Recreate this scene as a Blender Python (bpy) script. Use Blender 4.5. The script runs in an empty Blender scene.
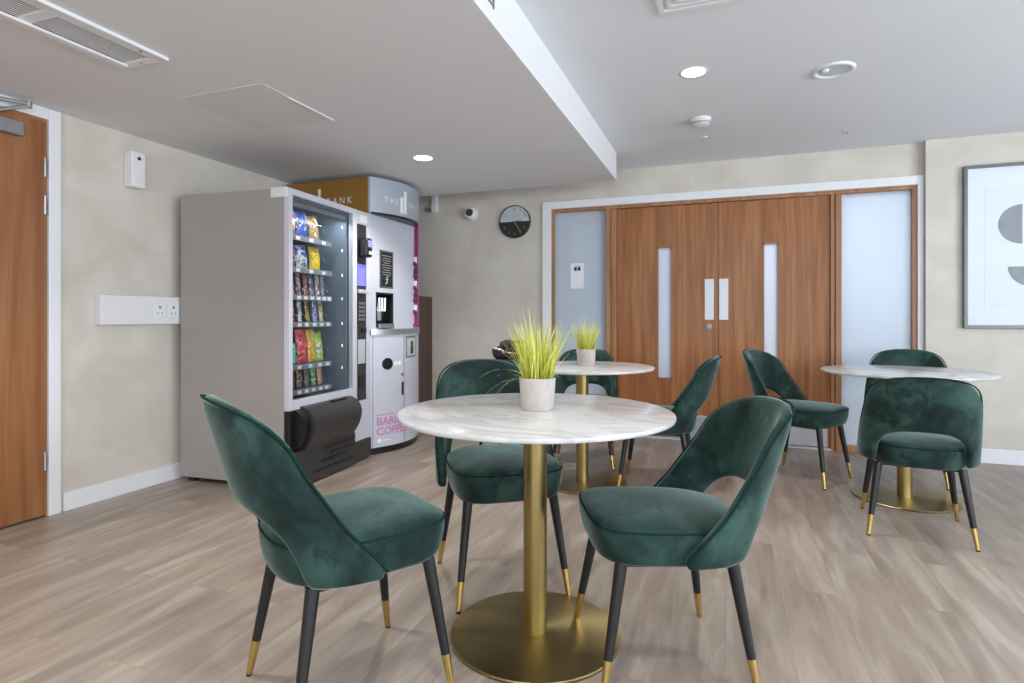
import bpy, bmesh, math, random
from mathutils import Vector, Matrix
random.seed(7)
S = bpy.context.scene
COL = S.collection
PI = math.pi
rad = math.radians

# ------------------------------------------------------------------ materials
def srgb(r, g, b):
    f = lambda c: (c / 255 / 12.92) if c / 255 <= 0.04045 else ((c / 255 + 0.055) / 1.055) ** 2.4
    return (f(r), f(g), f(b), 1.0)

def new_mat(name):
    m = bpy.data.materials.new(name); m.use_nodes = True
    nt = m.node_tree; b = nt.nodes['Principled BSDF']
    return m, nt, b

def plain(name, rgb, rough=0.5, metal=0.0, spec=0.5, var=0.03, scale=30, coat=0.0):
    m, nt, b = new_mat(name)
    c = srgb(*rgb)
    n = nt.nodes.new('ShaderNodeTexNoise'); n.inputs['Scale'].default_value = scale
    n.inputs['Detail'].default_value = 3
    tc = nt.nodes.new('ShaderNodeTexCoord'); nt.links.new(tc.outputs['Object'], n.inputs['Vector'])
    r = nt.nodes.new('ShaderNodeValToRGB')
    r.color_ramp.elements[0].position = 0.3; r.color_ramp.elements[1].position = 0.7
    r.color_ramp.elements[0].color = tuple(x * (1 - var) for x in c[:3]) + (1,)
    r.color_ramp.elements[1].color = tuple(min(1, x * (1 + var)) for x in c[:3]) + (1,)
    nt.links.new(n.outputs['Fac'], r.inputs['Fac']); nt.links.new(r.outputs['Color'], b.inputs['Base Color'])
    b.inputs['Roughness'].default_value = rough; b.inputs['Metallic'].default_value = metal
    b.inputs['Specular IOR Level'].default_value = spec
    b.inputs['Coat Weight'].default_value = coat
    return m

def emit(name, rgb, strength):
    m, nt, b = new_mat(name)
    b.inputs['Base Color'].default_value = srgb(*rgb)
    b.inputs['Emission Color'].default_value = srgb(*rgb)
    b.inputs['Emission Strength'].default_value = strength
    return m

def velvet():
    m, nt, b = new_mat('green_velvet')
    L = nt.links.new
    tc = nt.nodes.new('ShaderNodeTexCoord')
    oi = nt.nodes.new('ShaderNodeObjectInfo')
    va = nt.nodes.new('ShaderNodeVectorMath'); va.operation = 'ADD'
    mul = nt.nodes.new('ShaderNodeMath'); mul.operation = 'MULTIPLY'; mul.inputs[1].default_value = 37
    L(oi.outputs['Random'], mul.inputs[0])
    L(tc.outputs['Object'], va.inputs[0]); L(mul.outputs[0], va.inputs[1])
    n1 = nt.nodes.new('ShaderNodeTexNoise'); n1.inputs['Scale'].default_value = 5.0; n1.inputs['Detail'].default_value = 3
    n1.inputs['Roughness'].default_value = 0.6; n1.inputs['Distortion'].default_value = 0.6
    L(va.outputs[0], n1.inputs['Vector'])
    r = nt.nodes.new('ShaderNodeValToRGB'); e = r.color_ramp.elements
    e[0].position = 0.36; e[0].color = srgb(17, 35, 33)
    e[1].position = 0.5; e[1].color = srgb(32, 56, 52)
    e2 = r.color_ramp.elements.new(0.68); e2.color = srgb(56, 83, 77)
    L(n1.outputs['Fac'], r.inputs['Fac'])
    n3 = nt.nodes.new('ShaderNodeTexNoise'); n3.inputs['Scale'].default_value = 17; n3.inputs['Detail'].default_value = 2; n3.inputs['Distortion'].default_value = 0.8
    L(va.outputs[0], n3.inputs['Vector'])
    n4 = nt.nodes.new('ShaderNodeTexNoise'); n4.inputs['Scale'].default_value = 4; n4.inputs['Detail'].default_value = 0
    L(va.outputs[0], n4.inputs['Vector'])
    ad = nt.nodes.new('ShaderNodeMath'); ad.operation = 'MULTIPLY_ADD'; ad.inputs[1].default_value = 0.55; L(n4.outputs['Fac'], ad.inputs[0]); L(n3.outputs['Fac'], ad.inputs[2])
    m3 = nt.nodes.new('ShaderNodeMapRange'); m3.inputs['From Min'].default_value = 0.83; m3.inputs['From Max'].default_value = 0.93; m3.inputs['To Max'].default_value = 0.5
    L(ad.outputs[0], m3.inputs['Value'])
    mk = nt.nodes.new('ShaderNodeMixRGB'); L(m3.outputs[0], mk.inputs['Fac']); L(r.outputs['Color'], mk.inputs['Color1']); mk.inputs['Color2'].default_value = srgb(10, 28, 27)
    L(mk.outputs[0], b.inputs['Base Color'])
    b.inputs['Roughness'].default_value = 0.75
    b.inputs['Specular IOR Level'].default_value = 0.2
    b.inputs['Sheen Weight'].default_value = 1.0
    b.inputs['Sheen Roughness'].default_value = 0.35
    b.inputs['Sheen Tint'].default_value = srgb(162, 184, 179)
    n2 = nt.nodes.new('ShaderNodeTexNoise'); n2.inputs['Scale'].default_value = 400
    L(tc.outputs['Object'], n2.inputs['Vector'])
    bp = nt.nodes.new('ShaderNodeBump'); bp.inputs['Strength'].default_value = 0.06; bp.inputs['Distance'].default_value = 0.002
    L(n2.outputs['Fac'], bp.inputs['Height']); L(bp.outputs[0], b.inputs['Normal'])
    return m

def marble():
    m, nt, b = new_mat('white_marble')
    L = nt.links.new
    tc = nt.nodes.new('ShaderNodeTexCoord')
    n = nt.nodes.new('ShaderNodeTexNoise'); n.inputs['Scale'].default_value = 3; n.inputs['Detail'].default_value = 8
    n.inputs['Roughness'].default_value = 0.65; n.inputs['Distortion'].default_value = 1.6
    mp = nt.nodes.new('ShaderNodeMapping'); mp.inputs['Scale'].default_value = (1, 1.6, 1); mp.inputs['Rotation'].default_value = (0, 0, 0.5)
    L(tc.outputs['Object'], mp.inputs['Vector']); L(mp.outputs[0], n.inputs['Vector'])
    r = nt.nodes.new('ShaderNodeValToRGB'); e = r.color_ramp.elements
    e[0].position = 0.34; e[0].color = srgb(174, 173, 174)
    e[1].position = 0.52; e[1].color = srgb(198, 198, 199)
    e2 = e.new(0.46); e2.color = srgb(187, 186, 187)
    e3 = e.new(0.75); e3.color = srgb(208, 207, 208)
    L(n.outputs['Fac'], r.inputs['Fac']); L(r.outputs['Color'], b.inputs['Base Color'])
    b.inputs['Roughness'].default_value = 0.18; b.inputs['Specular IOR Level'].default_value = 0.5
    return m

def wood(name, c0, c1, c2, axis='Z', scale=1.0, rough=0.4):
    m, nt, b = new_mat(name)
    L = nt.links.new
    tc = nt.nodes.new('ShaderNodeTexCoord')
    mp = nt.nodes.new('ShaderNodeMapping')
    s = [14 * scale, 14 * scale, 14 * scale]; s['XYZ'.index(axis)] = 0.7 * scale
    mp.inputs['Scale'].default_value = s
    L(tc.outputs['Object'], mp.inputs['Vector'])
    n = nt.nodes.new('ShaderNodeTexNoise'); n.inputs['Scale'].default_value = 1.3; n.inputs['Detail'].default_value = 6
    n.inputs['Distortion'].default_value = 0.5
    L(mp.outputs[0], n.inputs['Vector'])
    r = nt.nodes.new('ShaderNodeValToRGB'); e = r.color_ramp.elements
    e[0].position = 0.3; e[0].color = srgb(*c0); e[1].position = 0.7; e[1].color = srgb(*c2)
    e2 = e.new(0.5); e2.color = srgb(*c1)
    L(n.outputs['Fac'], r.inputs['Fac'])
    mp2 = nt.nodes.new('ShaderNodeMapping'); s2 = [90, 90, 90]; s2['XYZ'.index(axis)] = 3
    mp2.inputs['Scale'].default_value = s2
    L(tc.outputs['Object'], mp2.inputs['Vector'])
    n2 = nt.nodes.new('ShaderNodeTexNoise'); n2.inputs['Scale'].default_value = 1.5; n2.inputs['Detail'].default_value = 2
    L(mp2.outputs[0], n2.inputs['Vector'])
    mx = nt.nodes.new('ShaderNodeMixRGB'); mx.blend_type = 'MULTIPLY'; mx.inputs['Fac'].default_value = 0.16
    L(r.outputs['Color'], mx.inputs['Color1']); L(n2.outputs['Fac'], mx.inputs['Color2'])
    L(mx.outputs[0], b.inputs['Base Color'])
    b.inputs['Roughness'].default_value = rough
    return m

def plaster():
    m, nt, b = new_mat('venetian_plaster')
    L = nt.links.new
    tc = nt.nodes.new('ShaderNodeTexCoord')
    n = nt.nodes.new('ShaderNodeTexNoise'); n.inputs['Scale'].default_value = 2.6; n.inputs['Detail'].default_value = 5
    n.inputs['Roughness'].default_value = 0.55; n.inputs['Distortion'].default_value = 0.9
    L(tc.outputs['Object'], n.inputs['Vector'])
    r = nt.nodes.new('ShaderNodeValToRGB'); e = r.color_ramp.elements
    e[0].position = 0.3; e[0].color = srgb(199, 192, 182); e[1].position = 0.7; e[1].color = srgb(215, 209, 200)
    L(n.outputs['Fac'], r.inputs['Fac']); L(r.outputs['Color'], b.inputs['Base Color'])
    b.inputs['Roughness'].default_value = 0.45; b.inputs['Specular IOR Level'].default_value = 0.35
    return m

def planks():
    m, nt, b = new_mat('plank_floor')
    L = nt.links.new
    tc = nt.nodes.new('ShaderNodeTexCoord')
    mp = nt.nodes.new('ShaderNodeMapping'); mp.inputs['Rotation'].default_value = (0, 0, PI / 2)
    L(tc.outputs['Object'], mp.inputs['Vector'])
    br = nt.nodes.new('ShaderNodeTexBrick')
    br.offset = 0.37; br.squash = 1.0
    br.inputs['Scale'].default_value = 1.0
    br.inputs['Brick Width'].default_value = 1.25; br.inputs['Row Height'].default_value = 0.2
    br.inputs['Mortar Size'].default_value = 0.0012; br.inputs['Mortar Smooth'].default_value = 0.3
    br.inputs['Bias'].default_value = 0.0
    br.inputs['Color1'].default_value = (0.2, 0.2, 0.2, 1); br.inputs['Color2'].default_value = (0.8, 0.8, 0.8, 1)
    br.inputs['Mortar'].default_value = (0.5, 0.5, 0.5, 1)
    L(mp.outputs[0], br.inputs['Vector'])
    # grain offset per plank
    va = nt.nodes.new('ShaderNodeVectorMath'); va.operation = 'MULTIPLY_ADD'
    L(br.outputs['Color'], va.inputs[0]); va.inputs[1].default_value = (7, 13, 3); L(tc.outputs['Object'], va.inputs[2])
    mg = nt.nodes.new('ShaderNodeMapping'); mg.inputs['Scale'].default_value = (7, 0.9, 1)
    L(va.outputs[0], mg.inputs['Vector'])
    n = nt.nodes.new('ShaderNodeTexNoise'); n.inputs['Scale'].default_value = 1.6; n.inputs['Detail'].default_value = 7
    n.inputs['Roughness'].default_value = 0.62; n.inputs['Distortion'].default_value = 0.5
    L(mg.outputs[0], n.inputs['Vector'])
    r = nt.nodes.new('ShaderNodeValToRGB'); e = r.color_ramp.elements
    e[0].position = 0.28; e[0].color = srgb(124, 112, 101); e[1].position = 0.74; e[1].color = srgb(178, 168, 157)
    e2 = e.new(0.5); e2.color = srgb(150, 137, 126)
    L(n.outputs['Fac'], r.inputs['Fac'])
    hs = nt.nodes.new('ShaderNodeHueSaturation')
    mr = nt.nodes.new('ShaderNodeMapRange'); mr.inputs['From Min'].default_value = 0.2; mr.inputs['From Max'].default_value = 0.8
    mr.inputs['To Min'].default_value = 0.92; mr.inputs['To Max'].default_value = 1.07
    sep = nt.nodes.new('ShaderNodeSeparateColor'); L(br.outputs['Color'], sep.inputs[0]); L(sep.outputs[0], mr.inputs['Value'])
    L(mr.outputs[0], hs.inputs['Value']); L(r.outputs['Color'], hs.inputs['Color'])
    mx = nt.nodes.new('ShaderNodeMixRGB'); mx.blend_type = 'MIX'
    mf = nt.nodes.new('ShaderNodeMath'); mf.operation = 'MULTIPLY'; mf.inputs[1].default_value = 0.45
    L(br.outputs['Fac'], mf.inputs[0]); L(mf.outputs[0], mx.inputs['Fac'])
    L(hs.outputs[0], mx.inputs['Color1']); mx.inputs['Color2'].default_value = srgb(116, 100, 90)
    L(mx.outputs[0], b.inputs['Base Color'])
    b.inputs['Roughness'].default_value = 0.36; b.inputs['Specular IOR Level'].default_value = 0.4
    bp = nt.nodes.new('ShaderNodeBump'); bp.inputs['Strength'].default_value = 0.08; bp.inputs['Distance'].default_value = 0.003
    L(n.outputs['Fac'], bp.inputs['Height']); L(bp.outputs[0], b.inputs['Normal'])
    return m

def brass(name, rgb, rough, aniso=0.0):
    m, nt, b = new_mat(name)
    L = nt.links.new
    tc = nt.nodes.new('ShaderNodeTexCoord')
    n = nt.nodes.new('ShaderNodeTexNoise'); n.inputs['Scale'].default_value = 8; n.inputs['Detail'].default_value = 1
    L(tc.outputs['Object'], n.inputs['Vector'])
    mr = nt.nodes.new('ShaderNodeMapRange'); mr.inputs['To Min'].default_value = rough * 0.97; mr.inputs['To Max'].default_value = rough * 1.03
    L(n.outputs['Fac'], mr.inputs['Value']); L(mr.outputs[0], b.inputs['Roughness'])
    b.inputs['Base Color'].default_value = srgb(*rgb); b.inputs['Metallic'].default_value = 1.0
    if aniso:
        b.inputs['Anisotropic'].default_value = aniso
        t = nt.nodes.new('ShaderNodeTangent'); t.direction_type = 'RADIAL'; t.axis = 'Z'
        L(t.outputs[0], b.inputs['Tangent'])
    return m

def frosted(name, rgb, mixf=0.5, scale=1.2):
    m, nt, b = new_mat(name)
    L = nt.links.new
    out = nt.nodes['Material Output']
    tr = nt.nodes.new('ShaderNodeBsdfTranslucent')
    tc = nt.nodes.new('ShaderNodeTexCoord')
    n = nt.nodes.new('ShaderNodeTexNoise'); n.inputs['Scale'].default_value = scale; n.inputs['Detail'].default_value = 1
    L(tc.outputs['Object'], n.inputs['Vector'])
    r = nt.nodes.new('ShaderNodeValToRGB'); c = srgb(*rgb)
    r.color_ramp.elements[0].color = tuple(x * 0.94 for x in c[:3]) + (1,); r.color_ramp.elements[1].color = c
    L(n.outputs['Fac'], r.inputs['Fac'])
    L(r.outputs['Color'], tr.inputs['Color']); L(r.outputs['Color'], b.inputs['Base Color'])
    b.inputs['Roughness'].default_value = 0.25
    ms = nt.nodes.new('ShaderNodeMixShader'); ms.inputs[0].default_value = mixf
    L(b.outputs[0], ms.inputs[1]); L(tr.outputs[0], ms.inputs[2]); L(ms.outputs[0], out.inputs['Surface'])
    return m

def clear_glass(name='clear_glass'):
    m, nt, b = new_mat(name)
    L = nt.links.new
    out = nt.nodes['Material Output']
    t = nt.nodes.new('ShaderNodeBsdfTransparent'); t.inputs['Color'].default_value = (0.93, 0.95, 0.96, 1)
    g = nt.nodes.new('ShaderNodeBsdfGlossy'); g.inputs['Roughness'].default_value = 0.02
    lw = nt.nodes.new('ShaderNodeLayerWeight'); lw.inputs['Blend'].default_value = 0.5
    pw = nt.nodes.new('ShaderNodeMath'); pw.operation = 'POWER'; pw.inputs[1].default_value = 4.0
    fr = nt.nodes.new('ShaderNodeMath'); fr.operation = 'MULTIPLY_ADD'; fr.inputs[1].default_value = 0.45; fr.inputs[2].default_value = 0.03
    L(lw.outputs['Facing'], pw.inputs[0]); L(pw.outputs[0], fr.inputs[0])
    ms = nt.nodes.new('ShaderNodeMixShader')
    L(fr.outputs[0], ms.inputs[0]); L(t.outputs[0], ms.inputs[1]); L(g.outputs[0], ms.inputs[2]); L(ms.outputs[0], out.inputs['Surface'])
    return m

def wrapper(name, c0, c1, c2, scale=22, seed=0.0):
    m, nt, b = new_mat(name)
    L = nt.links.new
    tc = nt.nodes.new('ShaderNodeTexCoord')
    mp = nt.nodes.new('ShaderNodeMapping'); mp.inputs['Location'].default_value = (seed, seed * 1.7, seed * 0.6)
    L(tc.outputs['Object'], mp.inputs['Vector'])
    n = nt.nodes.new('ShaderNodeTexNoise'); n.inputs['Scale'].default_value = scale; n.inputs['Detail'].default_value = 1.5
    L(mp.outputs[0], n.inputs['Vector'])
    r = nt.nodes.new('ShaderNodeValToRGB'); e = r.color_ramp.elements; r.color_ramp.interpolation = 'CONSTANT'
    e[0].position = 0.0; e[0].color = srgb(*c0); e[1].position = 0.5; e[1].color = srgb(*c1)
    e2 = e.new(0.6); e2.color = srgb(*c2)
    L(n.outputs['Fac'], r.inputs['Fac']); L(r.outputs['Color'], b.inputs['Base Color'])
    b.inputs['Roughness'].default_value = 0.3
    return m

M = {}
M['velvet'] = velvet()
M['piping'] = plain('dark_green_piping', (20, 48, 44), 0.9, var=0.1, spec=0.1)
M['blackwood'] = plain('black_leg', (24, 24, 27), 0.4, var=0.08)
M['brass'] = brass('brushed_brass', (168, 149, 98), 0.36)
M['tip'] = brass('polished_gold_tip', (214, 184, 116), 0.25)
M['brass_disc'] = brass('brushed_brass_disc', (160, 144, 104), 0.36, aniso=0.7)
M['rubber'] = plain('black_rubber', (18, 18, 18), 0.8)
M['marble'] = marble()
M['plaster'] = plaster()
M['ceiling_cool_light'] = plain('upper_ceiling_cool_lit', (228, 232, 237), 0.9, var=0.01, scale=2)  # cooler tint puts the cool window light into the ceiling colour
M['ceiling'] = plain('ceiling_paint', (225, 226, 229), 0.9, var=0.01, scale=2)
M['white'] = plain('white_gloss_paint', (232, 234, 238), 0.35, var=0.01)
M['whiteplastic'] = plain('white_plastic', (228, 228, 230), 0.4, var=0.01)
M['greyplastic'] = plain('grey_plastic', (120, 122, 125), 0.5)
M['floor'] = planks()
M['walnut'] = wood('door_veneer', (137, 82, 40), (158, 100, 53), (174, 118, 69), scale=1.7)
M['walnut_l'] = wood('left_door_veneer', (126, 76, 42), (149, 96, 57), (167, 116, 75), scale=0.8)
M['oak'] = wood('oak_frame', (146, 98, 60), (166, 116, 76), (184, 136, 96))
M['frost'] = frosted('frosted_glass', (219, 228, 237), 0.55)
M['frost_strip'] = frosted('frosted_strip_glass', (228, 234, 244), 0.6)
M['steel'] = brass('brushed_steel', (190, 192, 196), 0.35)
M['chrome'] = brass('chrome', (225, 226, 230), 0.12)
M['satin'] = plain('satin_plate', (205, 208, 214), 0.4, metal=0.3)
M['glass'] = clear_glass()
M['vendside'] = plain('grey_powder_coat', (160, 154, 151), 0.4, var=0.015, scale=5)
M['vendfront'] = plain('pale_lilac_coat', (200, 201, 212), 0.35, var=0.01)
M['vendinner'] = plain('slate_liner', (120, 134, 148), 0.3, metal=0.2, var=0.03)
M['black'] = plain('black_plastic', (24, 24, 27), 0.35)
M['darkgrey'] = plain('dark_grey_plastic', (48, 48, 50), 0.35)
M['flap'] = plain('dark_flap', (54, 51, 52), 0.28)
M['plinth'] = plain('dark_plinth', (50, 52, 52), 0.45)
M['gold'] = plain('bronze_gold_sign', (160, 118, 52), 0.35, metal=0.35, var=0.02)
M['silverhdr'] = plain('silver_sign', (176, 186, 198), 0.3, metal=0.25, var=0.01)
M['coffee'] = plain('coffee_body', (198, 201, 214), 0.38, var=0.01)
M['magenta'] = plain('magenta_panel', (138, 44, 98), 0.5, var=0.03)
M['pinktext'] = plain('pink_lettering', (206, 128, 182), 0.5)
M['whitetext'] = plain('white_lettering', (240, 240, 242), 0.5)
M['screen'] = emit('lit_screen', (110, 110, 225), 0.8)
M['reader_screen'] = emit('reader_screen', (120, 120, 190), 0.5)
M['concrete'] = plain('concrete_pot', (182, 174, 168), 0.8, var=0.12, scale=25)
M['soil'] = plain('soil', (60, 62, 30), 0.95, var=0.3, scale=80)
M['lightdisc'] = emit('downlight_diffuser', (255, 253, 248), 9.0)
M['lightoff'] = plain('unlit_diffuser', (206, 216, 222), 0.25)
M['brown'] = wood('dark_brown_cabinet', (78, 56, 48), (88, 66, 57), (98, 74, 64))
M['picgrey'] = plain('picture_frame_grey', (112, 112, 114), 0.35, metal=0.4)
M['mat'] = plain('picture_mount', (226, 232, 240), 0.6, var=0.01)
M['paper'] = plain('picture_paper', (221, 228, 237), 0.5, var=0.01)
M['artgrey'] = plain('art_grey', (138, 144, 152), 0.5, var=0.12, scale=12)
M['clockdark'] = plain('clock_dark', (38, 36, 36), 0.35)
M['clocklight'] = plain('clock_light', (190, 194, 202), 0.4, var=0.12, scale=25)
M['goldhand'] = brass('gold_hand', (200, 180, 130), 0.3)
M['notice'] = plain('notice_paper', (235, 238, 242), 0.6, var=0.01)
M['alu'] = plain('grey_closer', (150, 152, 154), 0.4, metal=0.5)
M['grilledark'] = plain('grille_shade_sheet', (34, 33, 35), 0.9)
M['panel'] = plain('access_panel_paint', (218, 219, 221), 0.8, var=0.01, scale=2)
M['bundle'] = plain('dark_cloth', (44, 42, 46), 0.8, var=0.4, scale=40)
M['red'] = plain('dark_red_liner', (92, 46, 40), 0.6)

def grassmat():
    m, nt, b = new_mat('faux_grass')
    L = nt.links.new
    a = nt.nodes.new('ShaderNodeAttribute'); a.attribute_name = 'tone'
    r = nt.nodes.new('ShaderNodeValToRGB'); e = r.color_ramp.elements
    e[0].position = 0.0; e[0].color = srgb(112, 122, 24); e[1].position = 1.0; e[1].color = srgb(236, 232, 150)
    e2 = e.new(0.5); e2.color = srgb(190, 194, 58)
    L(a.outputs['Fac'], r.inputs['Fac']); L(r.outputs['Color'], b.inputs['Base Color'])
    b.inputs['Roughness'].default_value = 0.45
    return m
M['grass'] = grassmat()

# ------------------------------------------------------------------ mesh helpers
def bm_new(): return bmesh.new()

def box(bm, x0, x1, y0, y1, z0, z1, bev=0.0, seg=2):
    r = bmesh.ops.create_cube(bm, size=1.0)
    vs = r['verts']
    for v in vs:
        v.co = Vector((x0 + (v.co.x + .5) * (x1 - x0), y0 + (v.co.y + .5) * (y1 - y0), z0 + (v.co.z + .5) * (z1 - z0)))
    if bev > 0:
        es = list({e for v in vs for e in v.link_edges})
        bmesh.ops.bevel(bm, geom=es, offset=bev, segments=seg, profile=0.5, affect='EDGES')

def lathe(bm, prof, n=48, cx=0, cy=0, cap=True):
    """profile [(r,z)...] about the z axis"""
    rings = []
    for r, z in prof:
        if r < 1e-6:
            rings.append([bm.verts.new((cx, cy, z))])
        else:
            rings.append([bm.verts.new((cx + r * math.cos(2 * PI * i / n), cy + r * math.sin(2 * PI * i / n), z)) for i in range(n)])
    for a, b in zip(rings, rings[1:]):
        for i in range(n):
            j = (i + 1) % n
            if len(a) == 1 and len(b) == 1: continue
            if len(a) == 1: bm.faces.new((a[0], b[i], b[j]))
            elif len(b) == 1: bm.faces.new((a[i], a[j], b[0]))
            else: bm.faces.new((a[i], a[j], b[j], b[i]))
    if cap:
        if len(rings[0]) > 1: bm.faces.new(rings[0])
        if len(rings[-1]) > 1: bm.faces.new(rings[-1])

def cone(bm, p0, p1, r0, r1, n=16):
    p0 = Vector(p0); p1 = Vector(p1); d = (p1 - p0).normalized()
    a = d.orthogonal().normalized(); b = d.cross(a)
    A = [bm.verts.new(p0 + (a * math.cos(2 * PI * i / n) + b * math.sin(2 * PI * i / n)) * r0) for i in range(n)]
    B = [bm.verts.new(p1 + (a * math.cos(2 * PI * i / n) + b * math.sin(2 * PI * i / n)) * r1) for i in range(n)]
    for i in range(n):
        j = (i + 1) % n; bm.faces.new((A[i], A[j], B[j], B[i]))
    bm.faces.new(A); bm.faces.new(B)

def tube(bm, pts, r, n=8, closed=False):
    pts = [Vector(p) for p in pts]; N = len(pts); rings = []
    up = None
    for k in range(N):
        if closed: d = (pts[(k + 1) % N] - pts[k - 1]).normalized()
        else: d = (pts[min(k + 1, N - 1)] - pts[max(k - 1, 0)]).normalized()
        if up is None: a = d.orthogonal().normalized()
        else: a = (up - d * up.dot(d)).normalized()
        up = a; b = d.cross(a)
        rings.append([bm.verts.new(pts[k] + (a * math.cos(2 * PI * i / n) + b * math.sin(2 * PI * i / n)) * r) for i in range(n)])
    rng = range(N) if closed else range(N - 1)
    for k in rng:
        A, B = rings[k], rings[(k + 1) % N]
        for i in range(n):
            j = (i + 1) % n; bm.faces.new((A[i], A[j], B[j], B[i]))
    if not closed: bm.faces.new(rings[0]); bm.faces.new(rings[-1])

def prism(bm, poly, z0, z1):
    A = [bm.verts.new((x, y, z0)) for x, y in poly]; B = [bm.verts.new((x, y, z1)) for x, y in poly]
    n = len(poly)
    for i in range(n):
        j = (i + 1) % n; bm.faces.new((A[i], A[j], B[j], B[i]))
    bm.faces.new(A); bm.faces.new(B)

def obj(name, bm, m, parent=None, smooth=False, loc=None, rot=None, sub=0):
    bmesh.ops.remove_doubles(bm, verts=bm.verts, dist=1e-6)
    bmesh.ops.recalc_face_normals(bm, faces=bm.faces)
    me = bpy.data.meshes.new(name); bm.to_mesh(me); bm.free()
    if smooth == 'auto':
        for p in me.polygons: p.use_smooth = True
        try: me.set_sharp_from_angle(angle=rad(40))
        except Exception: pass
    elif smooth:
        for p in me.polygons: p.use_smooth = True
    me.materials.append(m)
    o = bpy.data.objects.new(name, me); COL.objects.link(o)
    if parent is not None: o.parent = parent
    if loc is not None: o.location = loc
    if rot is not None: o.rotation_euler = rot
    if sub:
        md = o.modifiers.new('Subdivision', 'SUBSURF'); md.levels = 1; md.render_levels = sub
    return o

def tag(o, label=None, cat=None, group=None, kind=None):
    if label: o['label'] = label
    if cat: o['category'] = cat
    if group: o['group'] = group
    if kind: o['kind'] = kind
    return o

def thing(name, label, cat, loc=(0, 0, 0), rz=0.0, group=None, kind=None):
    o = bpy.data.objects.new(name, None); COL.objects.link(o)
    o.location = loc; o.rotation_euler = (0, 0, rz); o.empty_display_size = 0.1
    return tag(o, label, cat, group, kind)

def struct(name, bm, m, label=None, cat=None, parent=None, smooth=False):
    o = obj(name, bm, m, parent, smooth)
    if parent is None:
        o['kind'] = 'structure'
        tag(o, label, cat)
    return o

def dup(root, label, loc, rot, group=None):
    def rec(o, par):
        c = o.copy(); COL.objects.link(c); c.parent = par
        for ch in o.children: rec(ch, c)
        return c
    r = rec(root, None)
    r.location = loc; r.rotation_euler = rot; r['label'] = label
    if group: r['group'] = group
    return r

def text_geo(bm, s, size, place, depth=0.0, bold=False, align='LEFT'):
    """lettering geometry; place(x, y) -> Vector"""
    cu = bpy.data.curves.new('lettering', 'FONT'); cu.body = s; cu.size = size; cu.align_x = align
    cu.resolution_u = 3
    if bold: cu.offset = size * 0.018
    o = bpy.data.objects.new('lettering', cu); COL.objects.link(o)
    bpy.context.view_layer.update()
    me = bpy.data.meshes.new_from_object(o.evaluated_get(bpy.context.evaluated_depsgraph_get()))
    bpy.data.objects.remove(o); bpy.data.curves.remove(cu)
    vs = [bm.verts.new(place(v.co.x, v.co.y)) for v in me.vertices]
    for p in me.polygons:
        try: bm.faces.new([vs[i] for i in p.vertices])
        except ValueError: pass
    bpy.data.meshes.remove(me)

# ------------------------------------------------------------------ room shell
WX, WY, CZ, SZ = -3.41, 5.24, 2.40, 2.18     # left wall, back wall, ceiling, lowered ceiling
RX, RY = 4.2, -3.2                            # right wall, rear wall
FL, FR, FT = -1.625, 1.412, 2.15              # the glazed door screen opening

bm = bm_new(); box(bm, WX - .2, RX + .2, RY - .2, 7.3, -0.1, 0)
struct('floor', bm, M['floor'], 'pale grey-brown wood plank floor', 'floor')
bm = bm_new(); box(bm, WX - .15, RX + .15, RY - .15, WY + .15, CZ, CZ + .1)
struct('ceiling', bm, M['ceiling_cool_light'], 'white upper ceiling over the right-hand tables', 'ceiling')
bm = bm_new(); box(bm, WX, -0.835, RY, 4.70, SZ, CZ)
struct('ceiling_bulkhead', bm, M['ceiling'], 'lowered ceiling section with a white vertical face over the vending machine', 'ceiling')
# left wall with the opening of the timber door
DL0, DL1, DLT = 1.08, 2.024, 2.105
bm = bm_new()
box(bm, WX - .15, WX, DL1 + .005, WY + .15, 0, CZ); box(bm, WX - .15, WX, RY - .15, DL0 - .005, 0, CZ)
box(bm, WX - .15, WX, DL0 - .005, DL1 + .005, DLT + .005, CZ)
struct('wall_left', bm, M['plaster'], 'beige mottled plaster wall beside the vending machine', 'wall')
bm = bm_new()
box(bm, WX, FL + .01, WY, WY + .14, 0, CZ); box(bm, FL + .01, FR - .01, WY, WY + .14, FT - .01, CZ)
box(bm, FR - .01, RX, WY, WY + .14, 0, CZ)
struct('wall_back', bm, M['plaster'], 'beige mottled plaster wall around the timber double doors', 'wall')
bm = bm_new(); box(bm, FR + .001, RX, 5.17, WY, 0, CZ)
struct('wall_right', bm, M['plaster'], 'plaster wall section standing forward behind the framed picture', 'wall')
# window side (out of the frame): openings that let the daylight in
bm = bm_new()
for y0, y1 in ((-3.2, -2.6), (0.2, 0.6), (3.4, 5.17)): box(bm, RX, RX + .15, y0, y1, 0, CZ)
for y0, y1 in ((-2.6, 0.2), (0.6, 3.4)):
    box(bm, RX, RX + .15, y0, y1, 0, 0.5); box(bm, RX, RX + .15, y0, y1, 2.3, CZ)
struct('wall_window', bm, M['plaster'], 'plaster wall with two wide window openings', 'wall')
bm = bm_new()
for x0, x1 in ((WX, -1.6), (1.4, 2.0), (3.8, RX)): box(bm, x0, x1, RY - .15, RY, 0, CZ)
for x0, x1 in ((-1.6, 1.4), (2.0, 3.8)):
    box(bm, x0, x1, RY - .15, RY, 0, 0.6); box(bm, x0, x1, RY - .15, RY, 2.25, CZ)
struct('wall_rear', bm, M['plaster'], 'plaster wall behind the camera with window openings', 'wall')
# corridor behind the glazed doors
bm = bm_new()
box(bm, -2.2, 2.0, 7.0, 7.1, 0, CZ); box(bm, -2.3, -2.2, WY + .14, 7.1, 0, CZ); box(bm, 2.0, 2.1, WY + .14, 7.1, 0, CZ)
box(bm, -2.3, 2.1, WY + .14, 7.1, CZ, CZ + .1)
struct('wall_corridor', bm, M['white'], 'white corridor walls behind the frosted glass', 'wall')

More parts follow.
